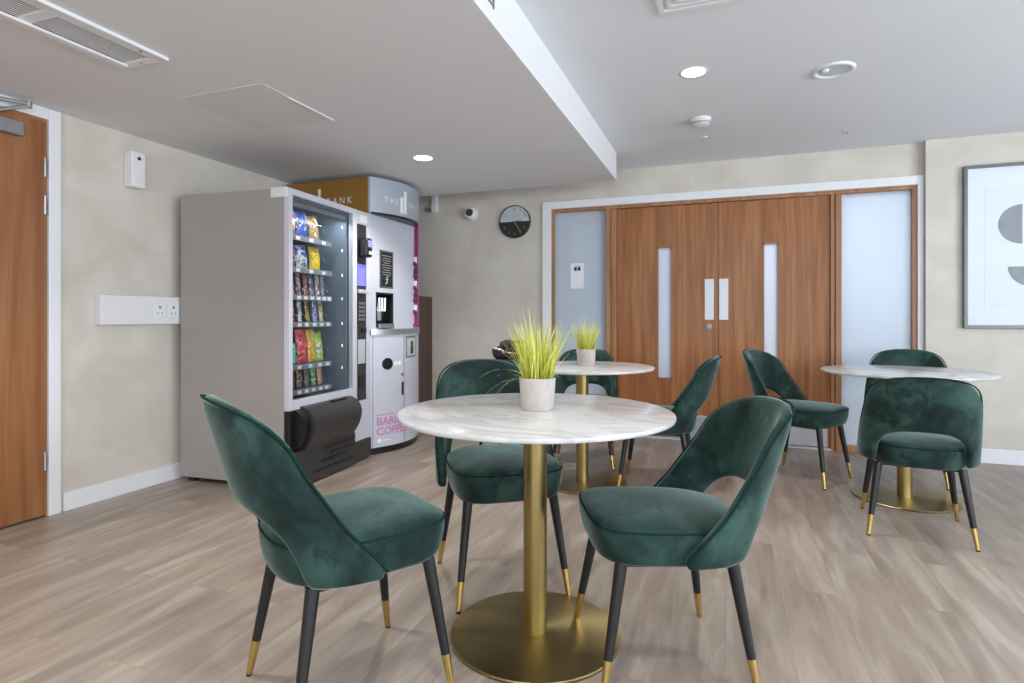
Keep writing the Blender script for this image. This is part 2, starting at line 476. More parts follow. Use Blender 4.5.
# skirting
bm = bm_new(); box(bm, WX, WX + .016, 2.115, WY, 0, 0.10, .003)
struct('baseboard_left', bm, M['white'], 'white skirting board along the left wall', 'skirting')
bm = bm_new(); box(bm, FR + .002, RX, 5.154, 5.17, 0, 0.105, .003)
struct('baseboard_right', bm, M['white'], 'white skirting board below the framed picture', 'skirting')
bm = bm_new(); box(bm, WX + .016, FL - .002, 5.224, WY, 0, 0.10, .003)
struct('baseboard_back', bm, M['white'], 'white skirting board below the wall clock', 'skirting')

# architrave round the timber screen
bm = bm_new()
box(bm, FL, -1.54, WY - .03, WY + .02, 0, FT, .004); box(bm, -1.54, 1.372, WY - .03, WY + .02, 2.08, FT, .004); box(bm, 1.372, 1.411, WY - .03, WY + .02, 0, FT, .004)
struct('trim_1', bm, M['white'], 'white architrave around the timber double doors', 'architrave')
bm = bm_new()
box(bm, -1.54, -1.516, WY - .012, WY + .1, 0, 2.08, .002); box(bm, 1.342, 1.372, WY - .012, WY + .1, 0, 2.08, .002)
box(bm, -1.516, 1.342, WY - .012, WY + .1, 2.05, 2.08, .002)
box(bm, -1.024, -.982, WY - .02, WY + .1, 0, 2.05, .003); box(bm, -.978, -.93, WY - .012, WY + .1, 0, 2.05, .003)
box(bm, .787, .815, WY - .012, WY + .1, 0, 2.05, .003); box(bm, .82, .862, WY - .02, WY + .1, 0, 2.05, .003)
box(bm, -1.516, -1.024, WY - .012, WY + .1, 0, .045, .002); box(bm, .862, 1.342, WY - .012, WY + .1, 0, .045, .002)
struct('trim_2', bm, M['oak'], 'brown timber frame around doors and frosted side panels', 'door frame')
for i, (x0, x1, lb) in enumerate(((-1.516, -1.024, 'frosted glass side panel left of the double doors, with a paper notice'),
                                  (.862, 1.342, 'bright frosted glass side panel right of the double doors'))):
    bm = bm_new(); box(bm, x0, x1, WY + .03, WY + .042, .045, 2.05)
    w = struct('window_%d' % (i + 1), bm, M['frost'], lb, 'window')
    # clear edge band round the frosting
    bm = bm_new()
    b_ = .05
    xe = x1 - b_ if i == 0 else x0
    if i == 0:
        box(bm, xe, x1, WY + .026, WY + .0295, .045, 2.05)
        struct('edge_band', bm, M['frost_strip'], parent=w)
bm = bm_new(); box(bm, -.93, .787, WY - .03, WY + .06, 0, .012, .003)
struct('trim_3', bm, M['satin'], 'pale metal threshold strip under the double doors', 'threshold')

# double doors
def leaf(i, x0, x1, vx0, vx1, px0, px1, label, lock):
    e = thing('door_%d' % i, label, 'door', ((x0 + x1) / 2, WY, 0), 0, kind='structure')
    cx = (x0 + x1) / 2
    vz0, vz1 = .52, 1.69
    y0, y1 = .012, .056
    bm = bm_new()
    g = .0018
    box(bm, x0 + g - cx, vx0 - cx, y0, y1, .016, 2.046); box(bm, vx1 - cx, x1 - g - cx, y0, y1, .016, 2.046)
    box(bm, vx0 - cx, vx1 - cx, y0, y1, .016, vz0); box(bm, vx0 - cx, vx1 - cx, y0, y1, vz1, 2.046)
    obj('leaf_panel', bm, M['walnut'], e)
    bm = bm_new()
    t = .012
    for a in ((vx0, vx0 + t, vz0, vz1), (vx1 - t, vx1, vz0, vz1), (vx0, vx1, vz0, vz0 + t), (vx0, vx1, vz1 - t, vz1)):
        box(bm, a[0] - cx, a[1] - cx, y0 - .004, y1, a[2], a[3])
    obj('glazing_bead', bm, M['oak'], e)
    bm = bm_new(); box(bm, vx0 + t - cx, vx1 - t - cx, y0 + .015, y0 + .022, vz0 + t, vz1 - t)
    obj('vision_panel', bm, M['frost_strip'], e)
    bm = bm_new(); box(bm, px0 - cx, px1 - cx, y0 - .003, y0, 1.045, 1.395, .001)
    obj('push_plate', bm, M['satin'], e)
    bm = bm_new(); box(bm, x0 + .02 - cx, x1 - .02 - cx, y0 - .003, y0, .02, .215, .001)
    obj('kick_plate', bm, M['steel'], e)
    if not lock:
        bm = bm_new(); box(bm, x0 - .012 - cx, x0 + .012 - cx, y1 + .0005, y1 + .012, .016, 2.046)  # unseen strip added behind the seam to block corridor light
        obj('seam_light_stop', bm, M['walnut'], e)
    if lock:
        bm = bm_new(); lathe(bm, [(0, 0), (.026, 0), (.026, .008), (.012, .01), (.012, .02), (0, .02)], 24)
        bmesh.ops.rotate(bm, verts=bm.verts, matrix=Matrix.Rotation(PI / 2, 3, 'X'))
        o = obj('lock_cylinder', bm, M['alu'], e, 'auto'); o.location = (-.137 - cx, y0, .985)
    bm = bm_new()
    box(bm, (x1 - .005 if lock else x0 + .002) - cx, (x1 - .002 if lock else x0 + .005) - cx, y0 - .0012, y0, 1.5, 1.95)
    obj('edge_strip', bm, M['oak'], e)
    return e
leaf(2, -.93, -.0595, -.575, -.44, -.172, -.098, 'left timber leaf of the double doors, with a round lock', True)
leaf(3, -.0595, .787, .287, .412, -.055, .018, 'right timber leaf of the double doors, without a lock', False)

# paper notice on the left glass
t = thing('paper_notice', 'small white paper notice with black symbols on left frosted panel', 'notice', (-1.30, WY + .024, 1.335))
bm = bm_new(); box(bm, -.065, .065, 0, .0015, 0, .235)
obj('sheet', bm, M['notice'], t)
bm = bm_new(); box(bm, -.03, -.004, -.0012, 0, .165, .2); box(bm, .004, .03, -.0012, 0, .165, .2); box(bm, -.03, .03, -.0012, 0, .207, .211)
obj('symbol', bm, M['black'], t)

# left door
e = thing('door_1', 'brown timber door in the left wall with a closer', 'door', (WX, DL1, 0), 0, kind='structure')
bm = bm_new(); box(bm, -.03, .014, DL0 - DL1 + .003, -.003, .012, DLT - .003, .002)
obj('leaf_panel', bm, M['walnut_l'], e)
for z in (.30, 1.66, 1.86):
    bm = bm_new(); cone(bm, (.018, -.006, z - .05), (.018, -.006, z + .05), .007, .007, 12); box(bm, .0145, .016, -.010, -.004, z - .05, z + .05)
    obj('hinge', bm, M['steel'], e, 'auto')
bm = bm_new()
box(bm, WX - .08, WX + .002, DL1 + .001, DL1 + .012, 0, DLT); box(bm, WX - .08, WX + .002, DL0, DL1 + .012, DLT, DLT + .012)
struct('trim_4', bm, M['oak'], 'brown timber lining around the left door', 'door lining')
bm = bm_new()
box(bm, WX, WX + .022, DL1 + .012, DL1 + .072, 0, SZ - .002, .004); box(bm, WX, WX + .022, DL0 - .07, DL0 - .012, 0, SZ - .002, .004)
box(bm, WX, WX + .022, DL0 - .012, DL1 + .012, DLT + .012, SZ - .002, .004)
struct('trim_5', bm, M['white'], 'white architrave around the left door', 'architrave')
e = thing('door_closer', 'grey metal door closer with a folding arm on the left door', 'door closer', (WX + .016, 1.765, 2.02))
bm = bm_new(); box(bm, .001, .05, -.13, .13, -.035, .035, .006)
obj('closer_body', bm, M['alu'], e)
bm = bm_new()
cone(bm, (.03, 0, .03), (.03, 0, .062), .013, .013, 12)
tube(bm, [(.03, 0, .055), (.085, .13, .115)], .010, 8)
tube(bm, [(.085, .13, .125), (.03, -.12, .108), (.01, -.13, .105)], .009, 8)
cone(bm, (.085, .13, .105), (.085, .13, .138), .014, .014, 12)
obj('folding_arm', bm, M['steel'], e, 'auto')

# ------------------------------------------------------------------ left wall devices
e = thing('wall_sensor', 'white box with a small dark lens high on the left wall', 'wall device', (WX, 2.50, 1.85))
bm = bm_new(); box(bm, 0, .075, -.045, .045, 0, .215, .008)
obj('sensor_case', bm, M['whiteplastic'], e)
bm = bm_new(); lathe(bm, [(0, 0), (.011, 0), (.011, .004), (0, .004)], 16); bmesh.ops.rotate(bm, verts=bm.verts, matrix=Matrix.Rotation(PI / 2, 3, 'Y'))
o = obj('lens', bm, M['darkgrey'], e); o.location = (.0745, 0, .175)
bm = bm_new(); box(bm, .074, .079, -.028, .028, .03, .12, .003)
obj('cover', bm, M['whiteplastic'], e)
e = thing('power_trunking', 'white wall trunking with two socket plates beside the vending machine', 'trunking', (WX, 2.285, 1.02))
bm = bm_new(); box(bm, 0, .055, 0, .70, 0, .175, .006); box(bm, .054, .058, .004, .27, .02, .155, .001); box(bm, .054, .058, .48, .69, .02, .155, .001)
obj('trunking_body', bm, M['whiteplastic'], e)
for y, h in ((.32, 'switch'), (.415, 'outlet')):
    bm = bm_new(); box(bm, .0555, .064, y, y + .085, .045, .13, .003)
    p = obj('socket_plate', bm, M['white'], e)
    for ya, yb, za, zb in ((.034, .05, .1, .116), (.025, .031, .065, .075), (.053, .059, .065, .075)):
        bm = bm_new(); box(bm, .064, .0655, y + ya, y + yb, za, zb); obj('pin_slot', bm, M['greyplastic'], p)

# ------------------------------------------------------------------ ceiling fittings
def downlight(x, y, z, label, on=True, r=.062, power=True):
    e = thing('downlight', label, 'ceiling light', (x, y, z), 0, 'recessed ceiling downlights')
    bm = bm_new(); lathe(bm, [(r, -.001), (r + .012, -.004), (r + .016, 0)], 40, cap=False); lathe(bm, [(r, -.001), (r - .003, 0)], 40, cap=False)
    obj('bezel', bm, M['white'], e, True)
    bm = bm_new(); lathe(bm, [(0, -.0025), (r, -.0015)], 40, cap=False)
    obj('diffuser', bm, M['lightdisc'], e, True)
    l = bpy.data.lights.new('downlight_lamp', 'SPOT'); l.energy = DOWN; l.spot_size = rad(125); l.spot_blend = 0.6
    l.shadow_soft_size = .06; l.color = (1.0, .95, .88)
    lo = bpy.data.objects.new('lamp', l); COL.objects.link(lo); lo.location = (x, y, z - .03)
DOWN = 85
downlight(-1.99, 3.58, SZ, 'glowing round downlight in the lowered ceiling near the vending machine')
downlight(-1.99, 1.33, SZ, 'round downlight in the lowered ceiling beside the long air grille')
downlight(-.165, 3.30, CZ, 'glowing round downlight in the upper ceiling by the smoke detector')
downlight(-1.99, -.82, SZ, 'round downlight in the lowered ceiling behind the camera')
downlight(-.17, 0.6, CZ, 'round downlight in the upper ceiling above the camera')
downlight(2.3, 1.2, CZ, 'round downlight in the upper ceiling towards the windows')
e = thing('ceiling_speaker', 'unlit round recessed fitting with a pale face in the upper ceiling', 'ceiling fitting', (.545, 3.53, CZ))
bm = bm_new(); lathe(bm, [(.08, -.004), (.092, -.012), (.104, -.006), (.106, 0)], 48, cap=False); lathe(bm, [(.08, -.004), (.078, 0)], 48, cap=False)
obj('bezel', bm, M['white'], e, True)
bm = bm_new(); lathe(bm, [(0, -.002), (.079, -.003)], 48, cap=False)
obj('face', bm, M['lightoff'], e, True)
bm = bm_new(); lathe(bm, [(.022, -.004), (.02, -.012), (0, -.016)], 24, cx=-.045, cy=-.02, cap=False)
obj('sensor_lens', bm, M['white'], e, True)
e = thing('smoke_detector', 'white round smoke detector with dark slots on the upper ceiling', 'smoke detector', (-.158, 4.09, CZ)); e.scale = (1.15, 1.15, 1)
bm = bm_new(); lathe(bm, [(.056, 0), (.056, -.016), (.05, -.02), (.05, -.024), (.05, -.044), (.04, -.05), (0, -.052)], 40, cap=False)
obj('detector_case', bm, M['whiteplastic'], e, 'auto')
bm = bm_new(); lathe(bm, [(.0505, -.027), (.0512, -.029), (.0505, -.031)], 40, cap=False); lathe(bm, [(.0505, -.036), (.0512, -.038), (.0505, -.040)], 40, cap=False)
obj('vent_slot', bm, M['darkgrey'], e, True)
bm = bm_new(); lathe(bm, [(.022, 0), (.022, -.006), (.008, -.01), (0, -.012)], 24, cap=False)
o = obj('sprinkler_cap', bm, M['whiteplastic'], None, 'auto', (-.146, 4.51, CZ)); tag(o, 'tiny white round cap on the upper ceiling behind the smoke detector', 'ceiling fitting')
bm = bm_new(); tube(bm, [(-.022, -.02, 0), (-.02, -.02, -.012), (.02, .02, -.012), (.022, .02, 0)], .003, 8)
o = obj('ceiling_hook', bm, M['steel'], None, True, (.80, 4.72, CZ)); tag(o, 'thin metal ceiling hook near the right frosted panel', 'hook')
# square diffuser at the top edge
e = thing('air_diffuser', 'square white louvred air diffuser in the upper ceiling', 'air vent', (-.121, 2.45, CZ), rad(0))
def ringbox(bm, h, w, z0, z1, slope=0):
    for s in (-1, 1):
        box(bm, -h, h, s * h - (w if s > 0 else 0), s * h + (0 if s > 0 else w), z0, z1)
        box(bm, s * h - (w if s > 0 else 0), s * h + (0 if s > 0 else w), -h + w, h - w, z0, z1)
bm = bm_new(); ringbox(bm, .155, .024, -.012, 0)
obj('vent_frame', bm, M['white'], e)
for h in (.115, .08, .045):
    bm = bm_new(); ringbox(bm, h, .016, -.011, -.004)
    obj('louvre', bm, M['white'], e)
bm = bm_new(); box(bm, -.132, .132, -.132, .132, -.003, -.001)
obj('vent_recess', bm, M['panel'], e)
# long grille in the lowered ceiling
e = thing('air_grille', 'long white linear air grille in the lowered ceiling near the left door', 'air vent', (-2.385, 1.82, SZ))
LEN = 2.2
bm = bm_new()
box(bm, -.137, -.095, -LEN, 0, -.010, 0, .002); box(bm, .075, .137, -LEN, 0, -.010, 0, .002)
for y0, y1 in ((-.04, 0), (-.45, -.405), (-.86, -.815), (-1.27, -1.225), (-1.68, -1.635), (-LEN, -LEN + .04)): box(bm, -.095, .075, y0, y1, -.010, 0)
box(bm, -.098, -.072, -LEN, -.03, -.021, -.009, .002); box(bm, .128, .139, -LEN, .0, -.016, -.0095, .001)
obj('grille_frame', bm, M['white'], e)
bm = bm_new()
for k in range(10):
    x = -.0718 + k * .0148
    box(bm, x, x + .0068, -LEN + .03, -.03, -.0065, -.0045)
o = obj('louvre_blades', bm, M['whiteplastic'], e)
bm = bm_new(); box(bm, -.094, .074, -LEN + .03, -.03, -.0008, -.0003)
obj('grille_shade_sheet', bm, M['grilledark'], e)  # flat near-black sheet stands in for the shade behind the louvres
for x, y in ((-.115, -.16), (.1, -.1), (0, -.02)):
    bm = bm_new(); lathe(bm, [(.006, -.0095), (.005, -.013), (0, -.0135)], 12, cx=x, cy=y, cap=False); obj('screw', bm, M['greyplastic'], e)
# access panel
bm = bm_new(); box(bm, -.27, .27, -.27, .27, -.0025, 0, .0005); box(bm, .262, .272, -.09, .27, -.009, -.002, .001); box(bm, .255, .262, -.03, .0, -.008, -.003)
o = obj('ceiling_access_panel', bm, M['panel'], None, False, (-2.345, 2.44, SZ)); tag(o, 'square flush access panel in the lowered ceiling before the vending machine', 'access panel', kind='thing')
# slot grille on the vertical bulkhead face
bm = bm_new()
for k in range(3): box(bm, 0, .004, -.35, 0, -.012 - k * .02, -.005 - k * .02)
box(bm, 0, .006, -.004, .003, -.06, .0)
o = obj('slot_vent', bm, M['greyplastic'], None, False, (-.835, 2.045, 2.30)); tag(o, 'small dark slot grille on the white bulkhead face', 'air vent')

# ------------------------------------------------------------------ back wall fittings
e = thing('wall_clock', 'round wall clock with a pale upper half and dark lower half', 'clock', (-1.905, WY, 1.985))
def tofront(bm): bmesh.ops.rotate(bm, verts=bm.verts, matrix=Matrix.Rotation(PI / 2, 3, 'X'))
R = .158
bm = bm_new(); lathe(bm, [(0, 0), (R, 0), (R, .03), (R - .006, .032), (R - .007, .024), (0, .024)], 56); tofront(bm)
obj('clock_case', bm, M['clockdark'], e, 'auto')
def half(bm, r, a0, a1, y, n=32):
    c = [bm.verts.new((r * math.cos(a0 + (a1 - a0) * i / n), y, r * math.sin(a0 + (a1 - a0) * i / n))) for i in range(n + 1)]
    d = [bm.verts.new((v.co.x, y + .001, v.co.z)) for v in c]
    for i in range(n): bm.faces.new((c[i], c[i + 1], d[i + 1], d[i]))
    bm.faces.new((c[0], d[0], d[-1], c[-1])); bm.faces.new(c); bm.faces.new(list(reversed(d)))
bm = bm_new(); half(bm, R - .008, 0, PI, -.0255); obj('upper_dial', bm, M['clocklight'], e)['label'] = 'pale grey upper half of dial'
bm = bm_new(); half(bm, R - .008, PI, 2 * PI, -.0255); obj('lower_dial', bm, M['clockdark'], e)['label'] = 'dark lower half of dial'
for k in (4, 5, 6, 7, 8):
    a = PI / 2 - k * PI / 6; bm = bm_new()
    text_geo(bm, str(k), .036, lambda x, y, a=a: Vector((.118 * math.cos(a) + x, -.027, .118 * math.sin(a) + y - .012)), align='CENTER')
    obj('numeral', bm, M['goldhand'], e)
for k in (10, 11, 12, 1, 2):
    a = PI / 2 - k * PI / 6; bm = bm_new()
    text_geo(bm, str(k), .036, lambda x, y, a=a: Vector((.118 * math.cos(a) + x, -.027, .118 * math.sin(a) + y - .012)), align='CENTER')
    obj('numeral', bm, M['greyplastic'], e)
bm = bm_new()
def hand(bm, a, l, w):
    d = Vector((math.cos(a), 0, math.sin(a))); p = Vector((-d.z, 0, d.x))
    pts = [d * -.02 + p * w, d * -.02 - p * w, d * l - p * w * .5, d * l + p * w * .5]
    A = [bm.verts.new(q + Vector((0, -.029, 0))) for q in pts]; B = [bm.verts.new(q + Vector((0, -.0275, 0))) for q in pts]
    for i in range(4): bm.faces.new((A[i], A[(i + 1) % 4], B[(i + 1) % 4], B[i]))
    bm.faces.new(A); bm.faces.new(B)
hand(bm, rad(-58), .12, .0045)
obj('minute_hand', bm, M['goldhand'], e)
bm = bm_new(); hand(bm, rad(8), .07, .005)
obj('hour_hand', bm, M['clockdark'], e)

e = thing('security_camera', 'white ball security camera with a dark lens beside the clock', 'camera', (-2.36, WY, 2.09))
bm = bm_new(); lathe(bm, [(0, 0), (.062, 0), (.062, .012), (.05, .022), (0, .022)], 32); tofront(bm)
obj('mount', bm, M['whiteplastic'], e, 'auto')
bm = bm_new(); bmesh.ops.create_uvsphere(bm, u_segments=28, v_segments=18, radius=.062); bmesh.ops.translate(bm, verts=bm.verts, vec=(0, -.055, 0))
obj('ball', bm, M['whiteplastic'], e, True)
bm = bm_new(); d_ = Vector((.27, -.95, -.02)).normalized(); c_ = Vector((0, -.055, 0))
cone(bm, c_ + d_ * .045, c_ + d_ * .064, .038, .034, 24)
obj('lens', bm, M['black'], e, 'auto')
e = thing('wall_trunking', 'short white vertical box high on the back wall right of the coffee machine', 'trunking', (-2.765, WY, 2.125))
bm = bm_new(); box(bm, -.03, .03, -.045, 0, 0, CZ - 2.125 - .002, .005)
obj('trunking_body', bm, M['whiteplastic'], e)
bm = bm_new(); box(bm, -.1, -.055, -.03, 0, .02, .06, .006)
obj('side_clip', bm, M['greyplastic'], e)

# dark brown cabinet behind the coffee machine
e = thing('brown_cabinet', 'dark brown cabinet with a bar handle against the back wall behind the coffee machine', 'cabinet', (-3.08, 5.05, 0))
bm = bm_new(); box(bm, -.28, .275, -.13, .188, .06, 1.275, .003)
obj('carcass', bm, M['brown'], e)
bm = bm_new(); box(bm, -.27, .272, -.11, .17, 0, .06)
obj('plinth', bm, M['black'], e)
bm = bm_new(); box(bm, -.278, .273, -.15, -.131, .065, 1.27, .003)
d2 = obj('door', bm, M['brown'], e)
bm = bm_new(); tube(bm, [(.195, -.15, .86), (.195, -.175, .86), (.195, -.175, .99), (.195, -.15, .99)], .005, 8)
obj('handle', bm, M['chrome'], d2, True)

# framed picture
e = thing('framed_picture', 'large grey-framed abstract print of grey half circles on the right wall', 'picture', (2.13, 5.17, .985))
W2, H2 = .49, 1.19
bm = bm_new()
for a in ((-W2, -W2 + .022, 0, H2), (W2 - .022, W2, 0, H2), (-W2 + .022, W2 - .022, 0, .022), (-W2 + .022, W2 - .022, H2 - .022, H2)): box(bm, a[0], a[1], -.04, -.002, a[2], a[3], .002)
obj('frame', bm, M['picgrey'], e)
bm = bm_new(); box(bm, -W2 + .022, W2 - .022, -.02, -.002, .022, H2 - .022)
obj('mount', bm, M['mat'], e)
bm = bm_new(); box(bm, -W2 + .13, W2 - .13, -.0215, -.02, .14, H2 - .16)
obj('print_sheet', bm, M['paper'], e)
bm = bm_new()
def disc_part(bm, cx, cz, r, a0, a1):
    n = 36
    c = [bm.verts.new((cx + r * math.cos(a0 + (a1 - a0) * i / n), -.0225, cz + r * math.sin(a0 + (a1 - a0) * i / n))) for i in range(n + 1)]
    d = [bm.verts.new((v.co.x, -.0215, v.co.z)) for v in c]
    for i in range(n): bm.faces.new((c[i], c[i + 1], d[i + 1], d[i]))
    bm.faces.new((c[0], c[-1], d[-1], d[0])); bm.faces.new(c); bm.faces.new(list(reversed(d)))
disc_part(bm, -.14, .75, .142, PI / 2, 1.5 * PI)
obj('left_half_circle', bm, M['artgrey'], e)
bm = bm_new(); disc_part(bm, -.08, .445, .145, PI, 2 * PI)
obj('lower_half_circle', bm, M['artgrey'], e)
bm = bm_new(); disc_part(bm, -.10, .75, .142, -PI / 2, PI / 2)
obj('right_half_circle', bm, M['clocklight'], e)

# ------------------------------------------------------------------ chairs
def lerp(a, b, t): return a + (b - a) * t
def interp(tab, z):
    if z <= tab[0][0]: return tab[0][1]
    for (z0, x0), (z1, x1) in zip(tab, tab[1:]):
        if z <= z1: return lerp(x0, x1, (z - z0) / (z1 - z0))
    return tab[-1][1]
ZB, ZT = .374, .828
def plan(a, z):
    t = (z - ZB) / (ZT - ZB)
    xc = -.03 - .15 * t; d = .20 - .015 * t; b = .234 - .014 * t * t
    s = 1 if a >= 0 else -1; A = abs(a)
    if A <= PI / 2:
        c = math.cos(A) ** .85; y = b * math.sin(A) ** .85 if A > 0 else 0
        return Vector((xc - d * c, s * y, z))
    return Vector((xc + d * (A - PI / 2) * 1.0, s * b, z))
XF = [(.39, .008), (.52, -.105), (.70, -.222), (.75, -.25)]
def alpha_at(x, z):
    lo, hi = 0, rad(115)
    for _ in range(40):
        m = (lo + hi) / 2
        if plan(m, z).x < x: lo = m
        else: hi = m
    return lo
AH = rad(48); HOLE = .178
def bottom(u):
    if u < .5:
        th = u / .5 * PI / 2
        return AH * math.sin(th) ** .78, ZB + HOLE * max(0, math.cos(th)) ** .72
    return lerp(AH, alpha_at(.0, ZB), (u - .5) / .5), ZB
ZC = .675
def top(u):
    if u < .42:
        be = u / .42 * PI / 2
        return alpha_at(interp(XF, ZC), ZC) * math.sin(be) ** .93, ZC + (ZT - ZC) * max(0, math.cos(be)) ** .93
    z = lerp(ZC, .39, (u - .42) / .58)
    return alpha_at(interp(XF, z), z), z
NU, NV, TH = 20, 12, .036
def shell_surface():
    us = [i / NU for i in range(-NU, NU + 1)]
    P = []
    for u in us:
        b, t = bottom(abs(u)), top(abs(u)); s = -1 if u < 0 else 1
        P.append([plan(s * lerp(b[0], t[0], j / NV), lerp(b[1], t[1], j / NV)) for j in range(NV + 1)])
    Nn = []
    for i in range(len(us)):
        row = []
        for j in range(NV + 1):
            du = P[min(i + 1, len(us) - 1)][j] - P[max(i - 1, 0)][j]; dv = P[i][min(j + 1, NV)] - P[i][max(j - 1, 0)]
            n = du.cross(dv)
            c = Vector((-.03, 0, P[i][j].z))
            if n.dot(P[i][j] - c) < 0: n = -n
            row.append(n.normalized())
        Nn.append(row)
    return P, Nn
P_, N_ = shell_surface()
def make_chair():
    e = thing('velvet_chair', '', 'chair', (0, 0, 0), 0, 'green velvet dining chairs with gold-tipped black legs')
    # backrest
    bm = bm_new(); n = len(P_)
    out, inn = [], []
    for i in range(n):
        ro, ri = [], []
        for j in range(NV + 1):
            v = j / NV; ee = min(min(v, 1 - v) * 7, min(i, n - 1 - i) / 2.5, 1.0)
            k = .55 + .45 * math.sqrt(max(0, 1 - (1 - ee) ** 2))
            ro.append(bm.verts.new(P_[i][j] + N_[i][j] * TH * .5 * k)); ri.append(bm.verts.new(P_[i][j] - N_[i][j] * TH * .5 * k * 1.15))
        out.append(ro); inn.append(ri)
    for i in range(n - 1):
        for j in range(NV):
            bm.faces.new((out[i][j], out[i + 1][j], out[i + 1][j + 1], out[i][j + 1]))
            bm.faces.new((inn[i][j], inn[i][j + 1], inn[i + 1][j + 1], inn[i + 1][j]))
        bm.faces.new((out[i][0], inn[i][0], inn[i + 1][0], out[i + 1][0]))
        bm.faces.new((out[i][NV], out[i + 1][NV], inn[i + 1][NV], inn[i][NV]))
    for j in range(NV):
        bm.faces.new((out[0][j], out[0][j + 1], inn[0][j + 1], inn[0][j]))
        bm.faces.new((out[-1][j], inn[-1][j], inn[-1][j + 1], out[-1][j + 1]))
    back = obj('backrest', bm, M['velvet'], e, True, sub=1)
    bm = bm_new()
    edge = [P_[i][NV] + N_[i][NV] * TH * .36 for i in range(n)]
    tube(bm, edge, .0034, 8)
    obj('piping', bm, M['piping'], back, True)
    # seat
    bm = bm_new(); NR = 56
    def ring(k, z, dz=None):
        vs = []
        for i in range(NR):
            a = 2 * PI * i / NR
            ca, sa = math.cos(a), math.sin(a)
            ex = 2 / 4.2 if ca > 0 else 2 / 2.7
            x = .242 * math.copysign(abs(ca) ** ex, ca); y = .219 * math.copysign(abs(sa) ** (2 / 4.2 if ca > 0 else 2 / 2.9), sa)
            f = 1.0 - .03 * max(0, -x / .242)
            vs.append(bm.verts.new((.006 + x * k, y * k * f, z if dz is None else z + dz(x, y))))
        return vs
    prof = [(.85, .360), (.905, .363), (.935, .375), (.968, .402), (.988, .435), (.99, .455), (.972, .469), (.935, .476), (.80, .484), (.55, .490), (.28, .493)]
    rings = [ring(k, z) for k, z in prof]
    for A, B in zip(rings, rings[1:]):
        for i in range(NR): bm.faces.new((A[i], A[(i + 1) % NR], B[(i + 1) % NR], B[i]))
    bm.faces.new(rings[0])
    c = bm.verts.new((.006, 0, .494))
    for i in range(NR): bm.faces.new((rings[-1][i], rings[-1][(i + 1) % NR], c))
    seat = obj('seat', bm, M['velvet'], e, True, sub=1)
    bm = bm_new()
    r = ring(.982, .463); pts = [v.co.copy() for v in r]
    bm.clear(); tube(bm, pts, .0032, 8, closed=True)
    obj('piping', bm, M['piping'], seat, True)
    # base frame
    bm = bm_new()
    box(bm, -.165, .17, -.172, -.15, .352, .363, .002); box(bm, -.165, .17, .15, .172, .352, .363, .002)
    box(bm, -.165, -.145, -.15, .15, .352, .363, .002); box(bm, .15, .17, -.15, .15, .352, .363, .002)
    obj('seat_frame', bm, M['blackwood'], e)
    for sx in (1, -1):
        for sy in (1, -1):
            tp = Vector((.168 * sx if sx > 0 else -.158, .166 * sy, .366)); ft = Vector((.222 if sx > 0 else -.222, .213 * sy, 0))
            k = .098 / .352
            md = tp.lerp(ft, 1 - k)
            bm = bm_new(); cone(bm, tp, md, .0185, .0128, 18)
            leg = obj('leg', bm, M['blackwood'], e, 'auto')
            bm = bm_new(); lo = tp.lerp(ft, 1 - .006 / .352); cone(bm, md, lo, .0132, .0092, 18)
            obj('gold_tip', bm, M['tip'], leg, 'auto')['label'] = 'gold metal tip of the leg'
            bm = bm_new(); cone(bm, lo, ft, .0085, .0085, 14)
            obj('foot_pad', bm, M['rubber'], leg, 'auto')
    return e
chair = make_chair()
chairs = [
 ((-1.029, 1.411, 0), 57.5, 0, 1.043, 'green velvet chair turned away from the camera, nearest the vending machine at the plant table'),
 ((-.203, 1.872, .0), 204, 1.55, .985, 'green velvet chair seen side-on, front foot resting on the nearest brass table base'),
 ((-.860, 2.183, 0), -54, 0, 1.05, 'green velvet chair facing the camera behind the nearest marble table'),
 ((-.404, 3.757, 0), 181, 0, 1.0, 'green velvet chair seen from its outer side, between far plant table and double doors'),
 ((-.985, 4.20, 0), -80, 0, .985, 'green velvet chair behind the far plant table, facing the camera before the frosted panel'),
 ((.480, 4.300, 0), -29, 0, 1.01, 'green velvet chair facing right towards the bare table, before the timber doors'),
 ((.892, 3.443, 0), 82.5, 0, .96, 'green velvet chair with its arched back to the camera at the bare table'),
 ((1.135, 4.545, 0), -104, 0, 1.01, 'green velvet chair behind the bare table, only its rounded back showing above the top'),
]
for i, (loc, a, tilt, sz, lb) in enumerate(chairs):
    if i == 0:
        chair.location = loc; chair.rotation_euler = (0, 0, rad(a)); chair['label'] = lb
        proto = chair
    else:
        dup(proto, lb, loc, (0, -rad(tilt), rad(a))).scale = (1, 1, sz)
proto.scale = (1, 1, chairs[0][3])

# ------------------------------------------------------------------ tables
def make_table():
    e = thing('round_table', '', 'table', (0, 0, 0), 0, 'round marble-topped tables on brass pedestals')
    bm = bm_new(); lathe(bm, [(0, .734), (.444, .734), (.4485, .736), (.45, .740), (.45, .744), (.4485, .748), (.444, .750), (0, .750)], 96)
    obj('tabletop', bm, M['marble'], e, 'auto')
    bm = bm_new(); lathe(bm, [(0, .012), (.039, .012), (.039, .722), (0, .722)], 40)
    obj('pedestal_column', bm, M['brass'], e, 'auto')
    bm = bm_new(); lathe(bm, [(0, .722), (.15, .722), (.15, .734), (0, .734)], 40)
    obj('top_plate', bm, M['blackwood'], e, 'auto')
    bm = bm_new(); lathe(bm, [(0, 0), (.278, 0), (.28, .003), (.28, .008), (.277, .011), (.05, .0125), (0, .0125)], 96)
    obj('pedestal_base', bm, M['brass_disc'], e, 'auto')
    return e
tab = make_table()
T1, T2, T3 = (-.601, 1.848, 0), (-.872, 3.665, 0), (.985, 3.99, 0)
